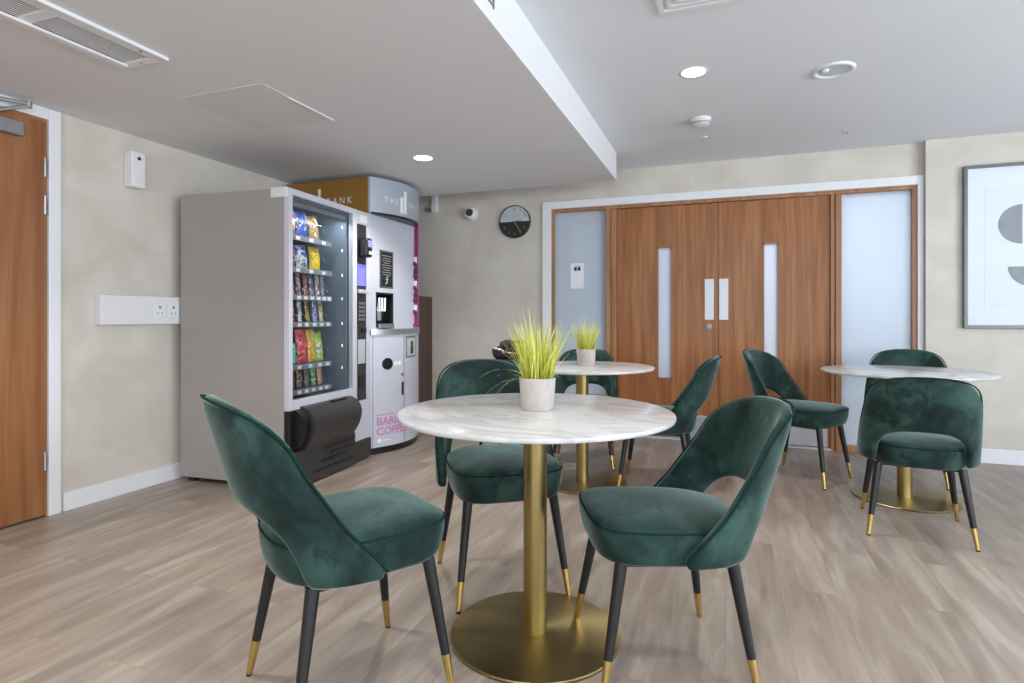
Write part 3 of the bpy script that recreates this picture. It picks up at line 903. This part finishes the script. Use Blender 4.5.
tab.location = T1; tab['label'] = 'nearest round marble table on a brass pedestal, with a grass pot'
tab2 = dup(tab, 'far round marble table before the left frosted panel, with a smaller-looking grass pot', T2, (0, 0, 1.0))
tab3 = dup(tab, 'bare round marble table at the right, between three chairs', T3, (0, 0, 2.2)); tab3.scale = (.97, .97, 1); tab.scale = (1.015, 1.015, 1); tab2.scale = (1.015, 1.015, 1)

# ------------------------------------------------------------------ potted grass
def blades(seed, n=340):
    rnd = random.Random(seed); bm = bm_new(); lay = bm.verts.layers.float.new('tone')
    for k in range(n):
        a = rnd.uniform(0, 2 * PI); r0 = .054 * math.sqrt(rnd.random())
        H = rnd.uniform(.10, .205) + (.05 if r0 < .03 and rnd.random() < .35 else 0); lean = abs(rnd.gauss(.022, .022)) + r0 * .35
        droop = 0; q = rnd.random()
        if q < .075: lean = rnd.uniform(.09, .19); H = rnd.uniform(.03, .12); droop = rnd.uniform(.02, .09)
        elif q < .22: lean = rnd.uniform(.045, .09); w_ = 1
        w = rnd.uniform(.0012, .0024); tone = rnd.random()
        d = Vector((math.cos(a), math.sin(a), 0)); p = Vector((-d.y, d.x, 0))
        ta = rnd.uniform(0, PI); p = p * math.cos(ta) + d * math.sin(ta) * .8
        base = d * r0 + Vector((0, 0, .094)); prev = None; N = 7
        tw = a + rnd.uniform(-.7, .7); d2 = Vector((math.cos(tw), math.sin(tw), 0))
        for i in range(N + 1):
            t = i / N
            c = base + d2 * lean * t ** 1.6 + Vector((0, 0, H * t - droop * t ** 3))
            ww = w * (1 - t ** 2 * .8)
            v0 = bm.verts.new(c - p * ww); v1 = bm.verts.new(c + p * ww)
            for v in (v0, v1): v[lay] = min(1, max(0, tone * .8 + t * .3 - .12 * (t < .2)))
            if prev: bm.faces.new((prev[0], prev[1], v1, v0))
            prev = (v0, v1)
    return bm
def potted_grass(loc, seed, label, sc=1.0, n=340):
    e = thing('potted_grass', label, 'plant', loc, seed, 'potted faux grass on tables')
    bm = bm_new(); lathe(bm, [(0, 0), (.055, 0), (.0585, .004), (.0645, .108), (.0605, .108), (.058, .095), (0, .095)], 48)
    obj('plant_pot', bm, M['concrete'], e, 'auto')
    bm = bm_new(); lathe(bm, [(0, .1), (.04, .099), (.0585, .094)], 32, cap=False)
    obj('soil', bm, M['soil'], e, True)
    g = obj('grass_tuft', blades(seed, n), M['grass'], e); g.scale = (1, 1, sc); e.scale = (.96, .96, 1)
    return e
potted_grass((-.601, 1.872, .75), 3, 'taller tuft of yellow-green grass in a grey pot on the nearest table')
potted_grass((-.855, 3.70, .75), 11, 'yellow-green grass in a grey pot on the far table', .95)

# ------------------------------------------------------------------ dark stand behind the far table
e = thing('side_stand', 'dark thin-legged stand with a cluttered top between far table and wall', 'stand', (-1.50, 4.02, 0), rad(-10))
for sx in (-1, 1):
    for sy in (-1, 1):
        bm = bm_new(); tube(bm, [(.10 * sx, .08 * sy, .74), (.19 * sx, .15 * sy, 0)], .011, 8)
        obj('leg', bm, M['blackwood'], e, True)
bm = bm_new(); tube(bm, [(-.165, -.13, .2), (.165, -.13, .2)], .007, 8)
obj('cross_bar', bm, M['blackwood'], e, True)
bm = bm_new(); box(bm, -.12, .12, -.10, .10, .725, .755, .008)
obj('tray', bm, M['darkgrey'], e)
bm = bm_new(); rr = random.Random(4)
for k in range(16):
    x, y, z = rr.uniform(-.10, .10), rr.uniform(-.05, .05), rr.uniform(.775, .865)
    r0 = bmesh.ops.create_icosphere(bm, subdivisions=2, radius=.055)['verts']
    for v in r0: v.co = Vector((x + v.co.x * 1.1, y + v.co.y, z + v.co.z * .8 + .006 * math.sin(v.co.x * 90)))
o = obj('dark_bundle', bm, M['bundle'], e, True); o['kind'] = 'stuff'
for k in range(5):
    x, y = -.07 + .04 * k, -.09 + rr.uniform(-.005, .005); z = rr.uniform(.79, .86)
    bm = bm_new(); box(bm, x - .02, x + .02, y - .006, y + .006, z - .008, z + .008, .003)
    obj('clasp', bm, M['chrome'], e)

# ------------------------------------------------------------------ vending machine
VR = rad(93.5); VP = Vector((-2.496, 2.831, 0))
VM = Matrix.Translation(VP) @ Matrix.Rotation(VR, 4, 'Z')
e = thing('vending_machine', 'tall grey snack vending machine with a glass front beside the left wall', 'vending machine', VP, VR)
W, D, H = .937, .835, 1.857
bm = bm_new()
box(bm, 0, .025, .04, D, .03, H, .004); box(bm, W - .025, W, .04, D, .03, H, .004); box(bm, .025, W - .025, .04, D, H - .03, H, .002)
box(bm, .025, W - .025, D - .02, D, .05, H - .03); box(bm, .025, W - .025, .06, D - .02, .05, .08)
obj('cabinet', bm, M['vendside'], e)
for x in (.03, W - .09):
    for y in (.1, D - .09): bm = bm_new(); box(bm, x, x + .06, y, y + .06, 0, .0505, .004); obj('foot', bm, M['black'], e)
bm = bm_new()
box(bm, .027, .04, .05, D - .025, .5, H - .032); box(bm, .695, .71, .05, D - .025, .08, H - .032)
box(bm, .04, .695, D - .04, D - .022, .5, H - .032); box(bm, .04, .695, .05, D - .04, H - .05, H - .034); box(bm, .04, .695, .05, D - .04, .49, .505)
obj('liner', bm, M['vendinner'], e)
bm = bm_new()
box(bm, 0, .035, 0, .038, .49, H, .003); box(bm, .035, .705, 0, .038, 1.818, H, .003); box(bm, .705, .759, 0, .038, .49, H, .003)
box(bm, .035, .705, 0, .038, .49, .55, .003); box(bm, .759, W, 0, .038, 1.757, H, .004); box(bm, .893, W, 0, .038, .445, 1.757, .003)
box(bm, .69, W, 0, .038, .152, .445, .004); box(bm, .69, .759, 0, .038, .445, .49)
obj('door_frame', bm, M['vendfront'], e)
bm = bm_new(); box(bm, .035, .705, .003, .008, .55, 1.818)
obj('front_glass', bm, M['glass'], e)
bm = bm_new(); box(bm, .783, .917, .006, .038, .445, 1.757, .002)
cp = obj('control_panel', bm, M['darkgrey'], e)
bm = bm_new(); box(bm, .795, .905, .002, .006, 1.30, 1.46, .001)
obj('display_screen', bm, M['screen'], cp)
bm = bm_new(); box(bm, .79, .91, -.022, .006, 1.243, 1.272, .006)
obj('coin_slot', bm, M['satin'], cp)
bm = bm_new()
box(bm, .80, .9, .003, .006, 1.03, 1.19)
obj('keypad', bm, M['black'], cp)
bm = bm_new()
for r_ in range(5):
    for c_ in range(3): box(bm, .808 + c_ * .031, .83 + c_ * .031, .0, .003, 1.04 + r_ * .03, 1.06 + r_ * .03, .001)
obj('keypad_buttons', bm, M['greyplastic'], cp)
bm = bm_new(); box(bm, .80, .9, .002, .006, .72, .9, .002)
obj('price_notice', bm, M['satin'], cp)
bm = bm_new(); box(bm, .81, .89, .0, .006, .53, .64, .004)
obj('coin_return', bm, M['black'], cp)
bm = bm_new(); box(bm, .845, .905, -.006, .006, .95, .985, .002)
obj('reject_button', bm, M['black'], cp)
cp.location.x = -.024
rd = bm_new(); box(rd, -.045, .045, -.075, 0, -.075, .07, .02, 3)
r_ = obj('card_reader', rd, M['black'], e, 'auto'); r_.location = (.825, .006, 1.585)
bm = bm_new(); box(bm, -.03, .03, -.078, -.074, 0, .05, .001)
obj('reader_screen', bm, M['reader_screen'], r_)
bm = bm_new()
for k in range(3): tube(bm, [(-.02 + .018 * k, -.078, -.055), (-.012 + .018 * k, -.078, -.03)], .003, 6)
obj('reader_mark', bm, M['whitetext'], r_)
bm = bm_new(); box(bm, .80, .90, -.001, .006, 1.775, 1.83, .001)
obj('badge', bm, M['whiteplastic'], e)
# louvred hinge cover on the top front corner of the side
bm = bm_new(); box(bm, -.008, 0, .01, .13, 1.80, 1.862, .003)
for k in range(3): box(bm, -.012, -.008, .015, .125, 1.808 + k * .019, 1.818 + k * .019, .002)
obj('hinge_cover', bm, M['whiteplastic'], e)
# delivery flap
prof = [(.03, .508), (-.02, .503), (-.062, .485), (-.094, .452), (-.108, .41), (-.104, .365), (-.088, .315), (-.062, .27), (-.035, .235), (.03, .235)]
bm = bm_new()
A = [bm.verts.new((.105, y, z)) for y, z in prof]; B = [bm.verts.new((.65, y, z)) for y, z in prof]
for i in range(len(prof)):
    j = (i + 1) % len(prof); bm.faces.new((A[i], A[j], B[j], B[i]))
bm.faces.new(A); bm.faces.new(B)
fl = obj('delivery_flap', bm, M['flap'], e, 'auto')
bm = bm_new(); box(bm, .39, .56, -.045, -.02, .494, .508, .004)
obj('flap_latch', bm, M['black'], fl)
bm = bm_new()
prof2 = [(y * .86 + (.012 if y < 0 else 0), .372 + (z - .372) * .9) for y, z in prof]
A = [bm.verts.new((.045, y, z)) for y, z in prof2]; B = [bm.verts.new((.105, y, z)) for y, z in prof2]
for i in range(len(prof2)):
    j = (i + 1) % len(prof2); bm.faces.new((A[i], A[j], B[j], B[i]))
bm.faces.new(A); bm.faces.new(B)
obj('flap_end', bm, M['black'], fl, 'auto')
bm = bm_new(); box(bm, .0, .69, -.002, .036, .236, .489, .003)
obj('flap_surround', bm, M['black'], e)
bm = bm_new(); box(bm, .0, .69, -.03, .03, .012, .235, .004); box(bm, .69, W, -.012, .03, .012, .15, .003); box(bm, .02, W - .02, .03, .06, .0, .1)
bm2 = bm
obj('plinth', bm2, M['plinth'], e)
bm = bm_new()
for z0, z1, x0, x1 in ((.19, .215, .32, .66), (.15, .172, .38, .66), (.11, .135, .28, .56), (.06, .08, .2, .66)): box(bm, x0, x1, -.0315, -.028, z0, z1)
obj('plinth_slot', bm, M['black'], e)
bm = bm_new(); box(bm, .06, .685, .05, .075, 1.77, 1.80, .003)
obj('light_strip', bm, M['greyplastic'], e)
# shelves with price rail and spirals
rows = [1.60, 1.39, 1.21, 1.03, .75, .585]
SB = .13
cols = [[.245, .385, .525], [.245, .385, .525], [.255, .325, .395, .465, .53, .59], [.26, .335, .42, .50, .575], [.26, .375, .48, .57], [.26, .335, .41, .49, .56]]
for z, cs in zip(rows, cols):
    bm = bm_new(); box(bm, .05, .625, SB, D - .06, z - .012, z - .006)
    for k in range(9): box(bm, .06 + k * .065, .063 + k * .065, SB, D - .1, z - .006, z + .006)
    sh = obj('shelf', bm, M['vendinner'], e)
    bm = bm_new(); box(bm, .05, .625, SB - .008, SB, z - .032, z + .004, .002)
    pr_ = obj('price_rail', bm, M['greyplastic'], sh)
    bm = bm_new()
    for c in cs: box(bm, c - .02, c + .02, SB - .0105, SB - .008, z - .026, z - .004, .001)
    obj('price_tag', bm, M['whiteplastic'], sh)
    bm = bm_new()
    hw = .028 if len(cs) > 4 else .055
    for c in cs:
        pts = [(c + hw * math.cos(t * .35), SB + .02 + t * .35 / (2 * PI) * .06, z + hw + .002 + hw * math.sin(t * .35)) for t in range(0, 60)]
        tube(bm, pts, .0018, 5)
    obj('spiral', bm, M['chrome'], sh, True)

def vpos(u, y, z): return VM @ Vector((u, y, z))
# snack packets: pillow bags and bars
def pillow(w, h, d, nx=8, nz=10):
    bm = bm_new(); F, B = [], []
    for j in range(nz + 1):
        v = j / nz; rf, rb = [], []
        for i in range(nx + 1):
            u = i / nx; bulge = (math.sin(PI * u) ** .55 if 0 < u < 1 else 0) * (math.sin(PI * min(1, max(0, (v - .07) / .86))) ** .6 if .07 < v < .93 else 0)
            pinch = 1 - .07 * math.sin(PI * v)
            x = (u - .5) * w * pinch
            rf.append(bm.verts.new((x, -d / 2 * bulge - .0008, v * h))); rb.append(bm.verts.new((x, d / 2 * bulge + .0008, v * h)))
        F.append(rf); B.append(rb)
    for j in range(nz):
        for i in range(nx):
            bm.faces.new((F[j][i], F[j][i + 1], F[j + 1][i + 1], F[j + 1][i])); bm.faces.new((B[j][i], B[j + 1][i], B[j + 1][i + 1], B[j][i + 1]))
        bm.faces.new((F[j][0], F[j + 1][0], B[j + 1][0], B[j][0])); bm.faces.new((F[j][nx], B[j][nx], B[j + 1][nx], F[j + 1][nx]))
    for i in range(nx):
        bm.faces.new((F[0][i], B[0][i], B[0][i + 1], F[0][i + 1])); bm.faces.new((F[nz][i], F[nz][i + 1], B[nz][i + 1], B[nz][i]))
    return bm
def snack(name, u, row, w, h, d, cols3, label, cat, group, lean=0, sc=22):
    m = wrapper(name + '_wrap_%d_%d' % (row, int(u * 1000)), *cols3, scale=sc, seed=u * 31 + row)
    o = obj(name, pillow(w, h, d), m, None, True)
    o.location = vpos(u, SB + .035 + d / 2, rows[row] + .004)
    o.rotation_euler = (rad(-4), rad(lean), VR)
    tag(o, label, cat, group)
G1 = 'large crisp bags in the vending machine'
snack('crisp_bag', .245, 0, .125, .175, .055, ((120, 84, 60), (196, 170, 130), (80, 60, 70)), 'brown crisp bag at the left end of the top vending shelf', 'crisps', G1, 5)
snack('crisp_bag', .385, 0, .13, .19, .06, ((62, 84, 160), (40, 56, 104), (210, 214, 226)), 'blue and white crisp bag in the middle of the top vending shelf', 'crisps', G1, -5)
snack('crisp_bag', .525, 0, .12, .175, .055, ((150, 120, 66), (96, 84, 72), (220, 204, 170)), 'tan and gold crisp bag right of the blue one, top vending shelf', 'crisps', G1, -12)
snack('crisp_bag', .245, 1, .12, .15, .055, ((170, 92, 76), (214, 180, 160), (90, 50, 50)), 'reddish crisp bag at the left end of the second vending shelf', 'crisps', G1, 4)
snack('crisp_bag', .385, 1, .13, .165, .06, ((44, 92, 190), (214, 220, 232), (190, 170, 70)), 'bright blue crisp bag on the second vending shelf', 'crisps', G1, -8)
snack('crisp_bag', .525, 1, .118, .165, .06, ((246, 208, 20), (250, 218, 40), (240, 190, 20)), 'plain bright yellow crisp bag on the second vending shelf', 'crisps', G1, 0)
G2 = 'chocolate bars in the vending machine'
b3 = [((74, 46, 40), (176, 140, 90), (210, 196, 190), 'brown and tan'), ((120, 70, 90), (200, 180, 190), (70, 40, 50), 'plum and silver'), ((150, 88, 100), (196, 160, 130), (80, 50, 60), 'dusty pink'),
      ((86, 52, 110), (190, 170, 190), (120, 80, 60), 'purple'), ((216, 200, 170), (120, 90, 110), (232, 226, 220), 'cream'), ((96, 116, 128), (150, 160, 170), (70, 80, 90), 'grey-blue')]
for u, c in zip(cols[2], b3): snack('chocolate_bar', u, 2, .042, .148, .018, c[:3], c[3] + ' chocolate bar standing on the third vending shelf', 'chocolate bar', G2, random.uniform(-5, 3), 30)
b4 = [((204, 110, 48), (90, 50, 40), (220, 190, 120), 'orange and brown'), ((226, 230, 232), (120, 150, 120), (190, 180, 200), 'white and pale green'), ((190, 150, 60), (110, 60, 40), (220, 200, 140), 'gold and brown'),
      ((112, 92, 190), (200, 196, 230), (80, 60, 140), 'violet'), ((214, 200, 140), (180, 160, 90), (120, 110, 90), 'pale yellow')]
for u, c in zip(cols[3], b4): snack('chocolate_bar', u, 3, .045, .15, .018, c[:3], c[3] + ' chocolate bar standing on the fourth vending shelf', 'chocolate bar', G2, random.uniform(-5, 3), 30)
G3 = 'sweet bags in the vending machine'
snack('sweet_bag', .26, 4, .085, .14, .035, ((80, 196, 190), (140, 220, 214), (50, 150, 160)), 'turquoise sweet bag at the left of the fifth vending shelf', 'sweets', G3, 3)
snack('sweet_bag', .375, 4, .115, .235, .05, ((216, 62, 84), (236, 140, 130), (180, 40, 60)), 'tall red sweet bag on the fifth vending shelf', 'sweets', G3, 0)
snack('sweet_bag', .48, 4, .09, .23, .04, ((240, 196, 30), (222, 150, 80), (236, 210, 120)), 'yellow and orange sweet bag on the fifth vending shelf', 'sweets', G3, -2)
snack('sweet_bag', .57, 4, .085, .21, .04, ((196, 214, 60), (140, 190, 110), (220, 224, 200)), 'lime green sweet bag on the fifth vending shelf', 'sweets', G3, -4)
G4 = 'packets on the bottom vending shelf'
b6 = [((84, 58, 48), (140, 110, 90), (60, 40, 36), 'dark brown'), ((110, 76, 60), (180, 150, 120), (70, 50, 40), 'mid brown'), ((96, 90, 78), (150, 140, 120), (60, 50, 46), 'grey-brown'), ((110, 180, 80), (190, 200, 150), (80, 140, 60), 'bright green'), ((206, 158, 104), (222, 184, 140), (180, 130, 80), 'tan')]
for u, c in zip(cols[5], b6): snack('snack_packet', u, 5, .055, .125, .022, c[:3], c[3] + ' packet standing on the bottom vending shelf', 'packet', G4, random.uniform(-4, 4), 30)
# lamps of the machine itself
for (y_, z_, sx, sy, en) in ((.06, 1.79, .58, .03, 3.0),):
    l = bpy.data.lights.new('cabinet_lamp', 'AREA'); l.shape = 'RECTANGLE'; l.size = sx; l.size_y = sy; l.energy = en; l.color = (.92, .96, 1)
    lo = bpy.data.objects.new('cabinet_lamp', l); COL.objects.link(lo)
    lo.matrix_world = VM @ Matrix.Translation((.37, y_ + .01, z_ - .03)) @ Matrix.Rotation(rad(18), 4, 'X')
# glowing dots stand in for LED reflections on the cabinet's inner right wall
bm = bm_new()
for z in (1.72, 1.55, 1.37, 1.20, 1.02, .86, .70):
    lathe(bm, [(0, .004), (.004, .004), (.006, 0)], 12, cap=False)
    for v in bm.verts:
        if not v.tag: v.co = Vector((.695 - v.co.z, .085 + v.co.x, z + v.co.y * 2.0)); v.tag = True
obj('led_glint', bm, emit('led_glint', (235, 244, 255), 1.2), e)

# ------------------------------------------------------------------ coffee machine
CP = Vector((-2.568, 3.786, 0)); CR = rad(90); CW, CD = .75, .80
e = thing('coffee_machine', 'tall silver coffee machine with a bowed sign header right of the snack machine', 'coffee machine', CP, CR)
def arc(x, b=.12): return -b * (1 - ((x - CW / 2) / (CW / 2)) ** 2)
def plan_poly(off=0.0, back=CD, x0=0.0, x1=CW, n=28, b=.12):
    pts = [(x0 + (x1 - x0) * i / n, arc(x0 + (x1 - x0) * i / n, b) - off) for i in range(n + 1)]
    return pts + [(x1, back), (x0, back)]
bm = bm_new(); prism(bm, plan_poly(-.02, CD, .01, CW - .01), 0, .055); obj('plinth', bm, M['black'], e, 'auto')
bm = bm_new(); prism(bm, plan_poly(), .055, .93); obj('lower_body', bm, M['coffee'], e, 'auto')
bm = bm_new(); prism(bm, plan_poly(.012, CD, 0, CW), .93, .972); obj('counter', bm, M['steel'], e, 'auto')
bm = bm_new(); prism(bm, plan_poly(.004, CD), 1.88, 2.148); hd = obj('header', bm, M['silverhdr'], e, 'auto')
bm = bm_new(); prism(bm, plan_poly(-.006, .05), 1.862, 1.88); obj('header_shadow_gap', bm, M['black'], e, 'auto')
bm = bm_new(); box(bm, CW, CW + .004, .015, CD, 1.88, 2.148, .001)
obj('side_sign', bm, M['gold'], e)
bm = bm_new(); box(bm, -.004, 0, .015, CD, 1.60, 2.148, .001)
gs = obj('side_sign', bm, M['gold'], e)
# upper carcass with the dispensing niche cut out
nx0, nx1, nz0, nz1 = .095, .315, .985, 1.25
bm = bm_new()
box(bm, 0, nx0, 0, CD, .972, 1.88); box(bm, nx1, .68, 0, CD, .972, 1.88); box(bm, nx0, nx1, 0, CD, nz1, 1.88); box(bm, nx0, nx1, 0, CD, .972, nz0); box(bm, nx0, nx1, .2, CD, nz0, nz1)
obj('upper_body', bm, M['coffee'], e)
bm = bm_new(); box(bm, nx1 - .003, nx1 - .0005, .0, .2, nz0, nz1); box(bm, nx0 + .0005, nx0 + .003, 0, .2, nz0, nz1); box(bm, nx0 + .003, nx1 - .003, .0, .2, nz1 - .003, nz1 - .0005)
box(bm, nx0 - .012, nx0, -.006, 0, nz0, nz1 + .012); box(bm, nx1, nx1 + .012, -.006, 0, nz0, nz1 + .012); box(bm, nx0, nx1, -.006, 0, nz1, nz1 + .012)
obj('niche_liner', bm, M['black'], e)
bm = bm_new(); box(bm, nx0 + .03, nx1 - .075, .035, .198, nz0 + .05, nz1 - .06, .006)
for k in range(3): cone(bm, (nx0 + .055 + .04 * k, .015, nz0 + .13), (nx0 + .055 + .04 * k, .015, nz1 - .03), .010, .014, 12)
obj('spout', bm, M['chrome'], e, 'auto')
bm = bm_new(); box(bm, nx0 + .005, nx1 - .005, -.03, .15, nz0 - .01, nz0 + .03, .005)
obj('drip_tray', bm, M['steel'], e)
# right cheek with magenta condiment rack
bm = bm_new(); prism(bm, plan_poly(0, CD, .68, CW, 8), .972, 1.88); obj('side_cheek', bm, M['coffee'], e, 'auto')
bm = bm_new()
box(bm, .658, .6795, -.036, .0, .98, 1.01); box(bm, .674, .6795, -.040, -.0005, .98, 1.878)
rk = obj('condiment_rack', bm, M['magenta'], e)
for k in range(5):
    z = 1.10 + k * .105
    bm = bm_new(); box(bm, .654, .674, -.036, -.001, z, z + .006); box(bm, .654, .657, -.036, -.001, z, z + .03)
    obj('rack_shelf', bm, M['magenta'], rk)
    bm = bm_new(); box(bm, .658, .673, -.033, -.004, z + .006, z + .075, .003)
    obj('sachets', bm, M['whiteplastic'] if k % 2 == 0 else M['darkgrey'], rk)
# dark menu sign
bm = bm_new(); box(bm, .135, .33, -.004, 0, 1.30, 1.60, .001)
sg = obj('menu_sign', bm, M['black'], e)
bm = bm_new()
for a in ((.143, .145, 1.307, 1.593), (.320, .322, 1.307, 1.593), (.143, .322, 1.307, 1.309), (.143, .322, 1.591, 1.593)): box(bm, a[0], a[1], -.0052, -.004, a[2], a[3])
for k in range(9):
    wv = (.14, .11, .13, .09, .14, .12, .10, .13, .11)[k]
    box(bm, .232 - wv / 2, .232 + wv / 2, -.0046, -.004, 1.557 - k * .019, 1.5605 - k * .019)
tube(bm, [(.215, -.006, 1.335), (.235, -.006, 1.35), (.228, -.006, 1.38), (.246, -.006, 1.395)], .004, 6); tube(bm, [(.215, -.006, 1.372), (.25, -.006, 1.372)], .003, 6)
obj('sign_print', bm, M['satin'], sg)
# lower door details following the bowed front
def onfront(off): return lambda x, y: Vector((x, arc(x) - off, y))
bm = bm_new()
for (x0, x1) in ((.308, .314), (.02, .023)):
    prism(bm, [(x0, arc(x0) - .0015), (x1, arc(x1) - .0015), (x1, arc(x1) + .01), (x0, arc(x0) + .01)], .06, .925)
obj('door_seam', bm, M['greyplastic'], e)
def front_disc(bm, cx, cz, r, off, n=32):
    c = [bm.verts.new(onfront(off)(cx + r * math.cos(2 * PI * i / n), cz + r * math.sin(2 * PI * i / n))) for i in range(n)]
    d = [bm.verts.new(v.co + Vector((0, off - .0003, 0))) for v in c]
    for i in range(n): bm.faces.new((c[i], c[(i + 1) % n], d[(i + 1) % n], d[i]))
    m_ = bm.verts.new(onfront(off)(cx, cz))
    for i in range(n): bm.faces.new((c[i], c[(i + 1) % n], m_))
bm = bm_new(); front_disc(bm, .137, .70, .046, .003); obj('cup_hole', bm, M['black'], e)
def front_rect(bm, x0, x1, z0, z1, off, n=8):
    prism(bm, [(x0 + (x1 - x0) * i / n, arc(x0 + (x1 - x0) * i / n) - off) for i in range(n + 1)] + [(x1, arc(x1) + .005), (x0, arc(x0) + .005)], z0, z1)
bm = bm_new(); front_rect(bm, .28, .30, .44, .545, .004); obj('door_handle', bm, M['black'], e)
bm = bm_new(); front_disc(bm, .285, .605, .014, .004); obj('door_lock', bm, M['chrome'], e)
bm = bm_new(); front_disc(bm, .215, .70, .02, .0015); front_disc(bm, .255, .70, .02, .0015); obj('cup_symbol', bm, M['whitetext'], e)
bm = bm_new(); front_rect(bm, .335, .515, .735, .912, .002); ps = obj('framed_notice', bm, M['greyplastic'], e)
bm = bm_new(); front_rect(bm, .35, .50, .75, .897, .003); obj('notice_sheet', bm, M['satin'], ps)
bm = bm_new(); front_disc(bm, .43, .85, .022, .0045); front_rect(bm, .405, .455, .765, .83, .0045); obj('notice_figure', bm, M['black'], ps)
bm = bm_new()
text_geo(bm, 'BARISTA', .085, lambda x, y: onfront(.0022)(.045 + x * .98, .225 + y), bold=True)
text_geo(bm, 'COFFEE', .085, lambda x, y: onfront(.0022)(.045 + x * 1.0, .148 + y), bold=True)
front_rect(bm, .045, .20, .302, .309, .002)
obj('lettering', bm, M['pinktext'], e)['label'] = 'pink lettering on the lower door'
bm = bm_new(); front_disc(bm, .07, .105, .018, .002); front_rect(bm, .10, .16, .10, .108, .002); obj('round_mark', bm, M['whitetext'], e)
# header lettering
hx = lambda off: (lambda x, y: Vector((x, arc(x) - off, y)))
bm = bm_new()
text_geo(bm, 'T H E', .07, lambda x, y: hx(.0065)(.105 + x * .80, 1.965 + y))
text_geo(bm, 'B A N K', .07, lambda x, y: hx(.0065)(.372 + x * .72, 1.965 + y))
def bar(bm, x0, x1, z0, z1):
    prism(bm, [(x0, arc(x0) - .0065), (x1, arc(x1) - .0065), (x1, arc(x1) - .0035), (x0, arc(x0) - .0035)], z0, z1)
obj('header_lettering', bm, M['whitetext'], hd)
for a in ((.262, .292, 1.905, 2.03), (.305, .335, 1.905, 2.085)):
    bm = bm_new(); bar(bm, *a); obj('logo_bar', bm, M['whitetext'], hd)
bm = bm_new()
sx = lambda x, y: Vector((-.0048, .80 - x, y))     # side text runs from the wall to the front
text_geo(bm, 'T H E', .075, lambda x, y: sx(.06 + x, 1.965 + y)); text_geo(bm, 'B A N K', .075, lambda x, y: sx(.40 + x * .92, 1.955 + y))
obj('side_lettering', bm, M['whitetext'], gs)
for a in ((.495, .517, 2.03), (.455, .478, 2.085)):
    bm = bm_new(); box(bm, -.0052, -.004, a[0], a[1], 1.905, a[2]); obj('logo_bar', bm, M['whitetext'], gs)

# ------------------------------------------------------------------ light
def area(name, loc, rot, sx, sy, en, col=(1, 1, 1)):
    l = bpy.data.lights.new(name, 'AREA'); l.shape = 'RECTANGLE'; l.size = sx; l.size_y = sy; l.energy = en; l.color = col
    o = bpy.data.objects.new(name, l); COL.objects.link(o); o.location = loc; o.rotation_euler = rot
    return o
COOL = (.84, .92, 1.0)
for y in (-1.2, 2.0): area('daylight', (RX + .1, y, 1.4), (0, rad(118), 0), 1.75, 2.7, 180, COOL)
area('daylight', (-.1, RY - .1, 1.42), (rad(112), 0, 0), 2.9, 1.6, 110, COOL)
area('daylight', (2.9, RY - .1, 1.42), (rad(112), 0, 0), 1.7, 1.6, 65, COOL)
area('corridor_lamp', (.9, 6.3, CZ - .03), (0, 0, 0), 1.6, .5, 67, (.97, .98, 1))
area('corridor_lamp', (-1.0, 6.3, CZ - .03), (0, 0, 0), .6, .4, 4, (.94, .97, 1))

w = bpy.data.worlds.new('World'); S.world = w; w.use_nodes = True
bg = w.node_tree.nodes['Background']
sky = w.node_tree.nodes.new('ShaderNodeTexSky'); sky.sky_type = 'HOSEK_WILKIE'; sky.turbidity = 4
w.node_tree.links.new(sky.outputs[0], bg.inputs['Color']); bg.inputs['Strength'].default_value = 0.6

# ------------------------------------------------------------------ camera
cam = bpy.data.cameras.new('Camera'); co = bpy.data.objects.new('Camera', cam); COL.objects.link(co)
cam.sensor_width = 36; cam.lens = 578 / 1024 * 36; cam.shift_y = -23.5 / 1024
co.location = (0, 0, 1.06); co.rotation_euler = (rad(90), 0, math.atan(214 / 578))
cam.clip_start = .02
S.camera = co
S.view_settings.view_transform = 'Standard'; S.view_settings.look = 'None'
S.view_settings.exposure = -0.3; S.view_settings.gamma = 1.0; S.view_settings.use_curve_mapping = False
S.cycles.use_denoising = True
S.cycles.max_bounces = 10; S.cycles.diffuse_bounces = 6; S.cycles.transparent_max_bounces = 12
S.cycles.sample_clamp_indirect = 8
